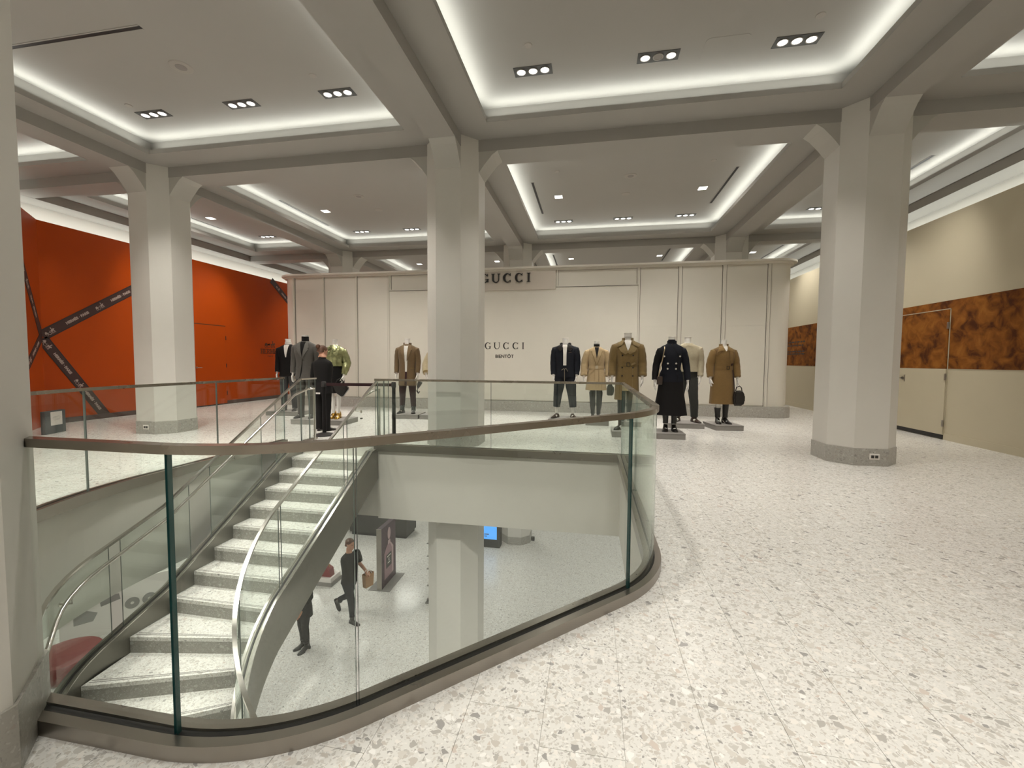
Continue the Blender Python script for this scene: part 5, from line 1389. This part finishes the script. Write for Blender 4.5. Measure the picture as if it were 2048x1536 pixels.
bm = bmesh.new(); tube(bm, [(-.02, 0, .05), (0, -.005, .17), (.04, -.015, .36), (.075, .0, .56), (.078, .05, .60)], .009, 8); put('strap', bm, 'chain', hb, True)

# ---- J: cream jacket behind I
plinth(1.62, 2.34, 9.62, 10.2, 'grey plinth of the cream jacket mannequin behind the black coat')
r = mannequin(2.03, 9.96, PH, R(-8), 1.825, 'mannequin in a cream jacket and dark trousers behind the long black coat')
arms, legs = std_body(r, MALE, .15)
G = Gar(prof(MALE, .955, .205, .135, g=.012)); fput('jacket', G.mesh(.008), 'f_cream', r)
add_drape(r, 'placket', [[(-.018, 1.46), (.018, 1.46), (.018, .97), (-.018, .97)]], G, 'f_cream', .004, .005)
for s in (-1, 1):
    add_drape(r, 'collar', [[(s*.004, 1.455), (s*.06, 1.495), (s*.105, 1.46), (s*.06, 1.405)][::s]], G, 'f_cream', .008, .009)
    add_drape(r, 'patch_pocket', [[(s*.06, 1.33), (s*.15, 1.33), (s*.15, 1.21), (s*.06, 1.21)][::s]], G, 'f_cream', .003, .006)
    sleeve(r, arms[s], [.094, .08, .072, .062, .052], 'f_cream', cuff='f_cream')
trousers(r, 'f_charcoal', [[(s*.092, 0, .84), (s*.105, 0, .68), (s*.125, -.006, .48), (s*.14, .006, .34), (s*.15, .012, .10)] for s in (-1, 1)], [.105, .098, .082, .078, .066])
for s in (-1, 1): shoe(r, s*.15, .0, R(28*s), 'f_brownleather', shaft=.12, sr=.05, L=.29)

# ---- K: camel trench at the right
plinth(2.47, 3.03, 9.50, 10.16, 'grey plinth of the rightmost mannequin in the camel trench', R(9))
r = mannequin(2.73, 9.86, PH, R(6), 1.76, 'rightmost mannequin in a belted camel trench coat with a shoulder flap')
adj = [(.174, 0, 1.36), (.212, .0, 1.25), (.236, .012, 1.13), (.246, -.02, 1.0), (.250, -.05, .895)]
arms, legs = std_body(r, FEM, .065, adj={1: adj, -1: adj}, nr=.052)
G = Gar([(1.49, .066, .062, .006), (1.468, .105, .078, 0), (1.44, .165, .098, 0), (1.405, .204, .110, 0), (1.30, .198, .132, -.012), (1.15, .176, .118, -.006), (1.075, .166, .112, 0), (.95, .196, .134, .004), (.70, .218, .150, .004), (.38, .232, .16, .004)])
fput('trench_coat', G.mesh(.010), 'f_camel', r)
add_drape(r, 'shirt', [[(-.04, 1.485), (.045, 1.485), (.02, 1.40), (.0, 1.385)]], G, 'f_white', .003, .005)
col = [(-.045, 1.50), (-.10, 1.48), (-.155, 1.365), (-.10, 1.395), (-.03, 1.40)]; add_drape(r, 'collar', [col], G, 'f_camel_lt', .012, .012); add_drape(r, 'collar', [mir(col)], G, 'f_camel_lt', .012, .012); collar_band(r, 'f_camel', .080, 1.44, 1.525)
add_drape(r, 'shoulder_flap', [[(-.20, 1.43), (-.10, 1.47), (-.06, 1.38), (-.12, 1.32), (-.20, 1.28)]], G, 'f_camel_dk', .006, .008)
add_drape(r, 'storm_flap', [[(.06, 1.40), (.20, 1.41), (.19, 1.21), (.07, 1.205)]], G, 'f_camel', .008, .010)
add_drape(r, 'front_insert', [[(.10, 1.15), (.19, 1.165), (.185, 1.10), (.12, 1.09)]], G, 'f_maroon', .003, .004)
belt_ring(r, G, 1.075, 'f_camel', .060, .007); buckle(r, G, .045, 1.075, 'button_dark')
add_drape(r, 'dark_side_panel', [[(.135, 1.03), (.188, 1.03), (.212, .60), (.215, .45), (.19, .45), (.17, .70)]], G, 'f_maroon', .002, .004)
add_drape(r, 'front_edge', [[(.122, 1.03), (.132, 1.03), (.176, .40), (.165, .40)]], G, 'f_camel_dk', .004, .004)
for s in (-1, 1): sleeve(r, arms[s], [.088, .082, .078, .070, .058], 'f_camel', cuff='f_camel')
shoe(r, -.07, .01, R(-8), 'f_leather', shaft=.30, heel=.06, L=.25, sr=.050); shoe(r, .07, .0, R(14), 'f_leather', shaft=.46, heel=.06, L=.25, sr=.052)
hb = empty('handbag', (3.03, 9.74, .66), R(6)); tag(hb, 'black round bag at the hand of the rightmost mannequin', 'bag', 'handbags')
bm = bmesh.new(); prism(bm, [(-.11, -.16), (-.13, .04), (-.08, .15), (.04, .16), (.10, .06), (.10, -.08), (.06, -.16)], lambda u, v, h: (u, h, v), -.06, .06); bmesh.ops.bevel(bm, geom=bm.edges[:], offset=.025, segments=3, affect='EDGES'); put('body', bm, 'f_leather', hb, True)
bm = bmesh.new(); tube(bm, [(-.08, 0, .14), (-.06, 0, .22), (.0, 0, .25), (.04, 0, .21), (.05, 0, .14)], .010, 8); put('handle', bm, 'f_leather', hb, True)

# ================================================================ PEOPLE
def head_mesh(bm, c, yaw=0, pitch=0, sc=1.0):
    """head with face looking to -y (before yaw); c = centre of skull"""
    M_ = Matrix.Translation(Vector(c)) @ Matrix.Rotation(yaw, 4, 'Z') @ Matrix.Rotation(pitch, 4, 'X')
    def T(p): return M_ @ (Vector(p)*sc)
    prof_ = [(-.118, .026, .024, -.062), (-.110, .042, .042, -.048), (-.085, .055, .064, -.032), (-.05, .064, .082, -.014), (-.01, .071, .092, -.004), (.03, .075, .097, .002), (.065, .071, .092, .006), (.09, .056, .072, .008), (.108, .030, .040, .008), (.113, .010, .014, .008)]
    rings_loft(bm, [[T(p) for p in ring(z, rx, ry, cy, n=24, e=2.1)] for z, rx, ry, cy in prof_])
    tube(bm, [T((0, -.088, .012)), T((0, -.100, -.010)), T((0, -.112, -.032)), T((0, -.098, -.042))], [.009*sc, .011*sc, .014*sc, .010*sc], 8)    # nose
    tube(bm, [T((-.022, -.088, -.066)), T((0, -.098, -.066)), T((.022, -.088, -.066))], [.006*sc, .0085*sc, .006*sc], 8)                              # lips
    tube(bm, [T((-.045, -.078, .030)), T((0, -.094, .028)), T((.045, -.078, .030))], [.010*sc]*3, 8)                                               # brow
    for s in (-1, 1): tube(bm, [T((s*.072, .010, .022)), T((s*.082, .016, .0)), T((s*.074, .008, -.028))], [.012*sc, .015*sc, .009*sc], 8, flat=.5)
    tube(bm, [T((0, .012, -.06)), Vector(c)+Vector((0, .02, -.20))*sc], [.052*sc, .056*sc], 16)
    return T
def face_parts(root, body, T, sc):
    for s in (-1, 1):
        bm = bmesh.new(); bmesh.ops.create_icosphere(bm, subdivisions=2, radius=.0105*sc, matrix=Matrix.Translation(T((s*.031, -.0835, .006)))); fput('eye', bm, 'eye', body)
    bm = bmesh.new(); tube(bm, [T((-.021, -.0965, -.066)), T((0, -.1055, -.066)), T((.021, -.0965, -.066))], [.002*sc, .0026*sc, .002*sc], 6); fput('mouth', bm, 'red', body)
def person(name_label, x, y, z, rz, cat='person'):
    global FS
    FS = 1.0
    return tag(empty('person', (x, y, z), rz), name_label, cat)
MB = [(z, rx-.012, ry-.010, cy) for z, rx, ry, cy in MALE]

# ---- person by the stair head, seen from behind, leaning a little
p = person('person in a black suit seen from behind at the stair head, brown hair pinned up', -5.19, 7.72, 0, R(172))
arms = {1: [(.172, 0, 1.30), (.198, .01, 1.19), (.212, .0, 1.07), (.210, -.06, .96), (.20, -.12, .86)], -1: [(.172, 0, 1.30), (.200, .01, 1.19), (.218, .015, 1.07), (.220, -.02, .95), (.22, -.05, .83)]}
legs = {s: [(s*.085, 0, .80), (s*.085, 0, .66), (s*.085, -.006, .46), (s*.085, .006, .32), (s*.088, .012, .14), (s*.088, .012, .085)] for s in (-1, 1)}
sb = [(z-.07, rx*.97, ry, cy) for z, rx, ry, cy in MB]
bm = body_mesh(sb, arms, legs, 1.50, nr=.052)
T = head_mesh(bm, (.035, -.045, 1.565), R(-14), R(10), .98); body = remeshed('body', bm, 'skin', p, .0075); face_parts(p, body, T, .98)
bm = bmesh.new()
def HT(q): return T(q)
for pr in ([(-.03, .0755, .050, .062), (.0, .081, .078, .030), (.03, .084, .098, .014), (.07, .079, .096, .012), (.10, .058, .070, .012), (.118, .028, .034, .012), (.121, .008, .01, .012)],):
    rings_loft(bm, [[HT(q) for q in ring(zz, rx, ry, cy, n=24, e=2.1)] for zz, rx, ry, cy in pr])
rings_loft(bm, [[HT(q) for q in ring(zz, rr, rr*.9, .115, n=16, e=2)] for zz, rr in ((.03, .015), (.045, .038), (.075, .047), (.105, .038), (.12, .012))])
fput('hair', bm, 'hair', body)
G = Gar([(z-.07, rx*1.0, ry*1.02, cy) for z, rx, ry, cy in MALE if z > .96]+[(.80, .195, .130, 0), (.745, .205, .138, 0)]); fput('jacket', G.mesh(.008), 'f_black', p)
for s in (-1, 1): sleeve(p, arms[s], [.082, .068, .062, .054, .046], 'f_black')
bm = bmesh.new(); tube(bm, [(0, .012, 1.38), (0, .006, 1.45), (0, .004, 1.455), (0, .004, 1.44)], [.074, .066, .062, .055], 18); fput('jacket_collar', bm, 'f_black', p)
trousers(p, 'f_black', [q[:-2]+[(q[-2][0], .012, .03)] for q in legs.values()], [.096, .090, .076, .070, .066], .98)
for s in (-1, 1): shoe(p, s*.088, 0, R(20*s), 'f_leather')
bm = bmesh.new(); box(bm, -.05, .05, .132, .138, .735, .765); fput('white_label', bm, 'paper', p, False)

# ---- person walking on the lower floor with a paper bag
p = person('person walking on the lower floor in black tee and trousers, carrying a paper bag', -5.10, 8.42, ZF2, R(74))
arms = {1: [(.20, .0, 1.40), (.245, -.01, 1.28), (.262, -.03, 1.14), (.235, -.16, 1.09), (.20, -.28, 1.07)], -1: [(.20, 0, 1.40), (.245, -.005, 1.28), (.265, -.015, 1.15), (.24, -.15, 1.10), (.19, -.27, 1.06)]}
legs = {-1: [(-.085, 0, .86), (-.085, -.07, .69), (-.085, -.13, .49), (-.085, -.14, .34), (-.085, -.15, .15), (-.085, -.15, .09)], 1: [(.085, .0, .86), (.085, .06, .69), (.085, .10, .50), (.085, .24, .40), (.085, .42, .30), (.085, .45, .28)]}
bm = body_mesh(MB, {}, {}, 1.60, nr=.058)
for s in (-1, 1):
    limb(bm, arms[s], [.050, .046, .042, .036, .028]); W = Vector(arms[s][-1]); d = (Vector(arms[s][-1])-Vector(arms[s][-2])).normalized()
    hand(bm, W+d*.03, d+Vector((0, 0, -.15)), (0, -.1, -1), (-s, -.2, .1), 1.0, .9)
    limb(bm, legs[s], [.085, .075, .055, .056, .038, .036])
T = head_mesh(bm, (0, -.03, 1.685), R(4), R(6), 1.0); body = remeshed('body', bm, 'skin', p, .0075); face_parts(p, body, T, 1.0)
bm = bmesh.new(); rings_loft(bm, [[T(q) for q in ring(zz, rx, ry, cy, n=24, e=2.1)] for zz, rx, ry, cy in ((-.05, .070, .050, .060), (.0, .079, .078, .030), (.03, .083, .098, .014), (.07, .078, .096, .012), (.10, .058, .070, .012), (.118, .028, .034, .012), (.121, .008, .01, .012))]); fput('hair', bm, 'hair', body)
G = Gar([(z, rx*1.0, ry*1.02, cy) for z, rx, ry, cy in MALE if z > .9]+[(.86, .200, .135, 0)]); fput('tee_shirt', G.mesh(.012), 'f_black', p)
for s in (-1, 1): sleeve(p, [arms[s][0], arms[s][1], Vector(arms[s][1]).lerp(Vector(arms[s][2]), .6)], [.088, .082, .078], 'f_black')
bm = bmesh.new(); rings_loft(bm, [ring(1.0, .165, .105, 0), ring(.92, .182, .12, .002), ring(.84, .176, .13, .002), ring(.78, .12, .10, .002)])
for s in (-1, 1):
    P = legs[s][:-1]; Q = [Vector(P[i]).lerp(Vector(P[i+1]), k/4) for i in range(len(P)-1) for k in range(4)]+[Vector(P[-1])]
    rr = [np.interp(i/(len(Q)-1)*4, range(5), [.105, .095, .074, .064, .050]) for i in range(len(Q))]; tube(bm, Q, [float(v) for v in rr], 16, up=(1, 0, 0))
fput('trousers', bm, 'f_navy', p)
shoe(p, -.085, -.16, 0, 'f_leather', shaft=.16, sr=.05, L=.29)
b2 = shoe(p, .0, .0, 0, 'f_leather', shaft=.16, sr=.05, L=.29)
b2.matrix_local = Matrix.Translation((.085, .515, .20)) @ Matrix.Rotation(R(58), 4, 'X')
bg = empty('paper_bag', (-4.72, 8.52, ZF2+.88), R(70)); tag(bg, 'brown paper bag with white handles held by the walking person', 'bag')
bm = bmesh.new(); rings_loft(bm, [[(sx*w_, sy*d_, z) for sx, sy in ((-1, -1), (1, -1), (1, 1), (-1, 1))] for z, w_, d_ in ((-.15, .10, .05), (.14, .115, .06))], True, False); put('body', bm, 'kraft', bg)
for s in (-1, 1):
    bm = bmesh.new(); tube(bm, [(-.05, s*.055, .13), (-.04, s*.03, .20), (0, s*.01, .225), (.04, s*.03, .20), (.05, s*.055, .13)], .006, 6); put('bag_handle', bm, 'paper', bg, True)

# ---- second person below, upper half behind the stair
p = person('person in black whose legs show below the stair stringer on the lower floor', -5.44, 7.36, ZF2, R(-28))
arms = {1: [(.19, 0, 1.39), (.235, .0, 1.27), (.262, .0, 1.13), (.245, -.07, 1.02), (.22, -.15, .93)], -1: [(.19, 0, 1.39), (.235, 0, 1.27), (.262, .0, 1.13), (.245, -.07, 1.02), (.22, -.15, .93)]}
legs = {s: [(s*.082, 0, .84), (s*.080, -.012, .68), (s*.070, -.02, .48), (s*.066, .0, .34), (s*.07, .012, .15), (s*.07, .012, .085)] for s in (-1, 1)}
FB = [(z, rx-.010, ry-.010, cy) for z, rx, ry, cy in FEM]
bm = body_mesh(FB, arms, legs, 1.58, nr=.050); T = head_mesh(bm, (0, -.03, 1.655), 0, R(10), .97); body = remeshed('body', bm, 'skin', p); face_parts(p, body, T, .97)
bm = bmesh.new(); rings_loft(bm, [[T(q) for q in ring(zz, rx, ry, cy, n=24, e=2.1)] for zz, rx, ry, cy in ((-.14, .070, .034, .075), (-.05, .080, .052, .060), (.0, .083, .078, .030), (.03, .086, .098, .014), (.07, .080, .096, .012), (.10, .058, .070, .012), (.118, .028, .034, .012), (.121, .008, .01, .012))]); fput('hair', bm, 'hair', body)
G = Gar([(z, rx+.006, ry+.006, cy) for z, rx, ry, cy in FEM if z > .98]+[(.86, .195, .135, 0), (.70, .205, .14, .0)]); fput('tunic', G.mesh(.01), 'f_black', p)
for s in (-1, 1): sleeve(p, arms[s], [.075, .062, .056, .050, .044], 'f_black')
trousers(p, 'f_black', [q[:-2]+[(q[-2][0], .012, .14)] for q in legs.values()], [.098, .088, .070, .062, .050], 1.0)
for s in (-1, 1): shoe(p, s*.07, .0, R(8*s), 'f_leather', shaft=.18, heel=.04, L=.25, sr=.046)
for o in bpy.data.objects:
    if o.type == 'MESH' and not o.data.materials: print('no material', o.name)
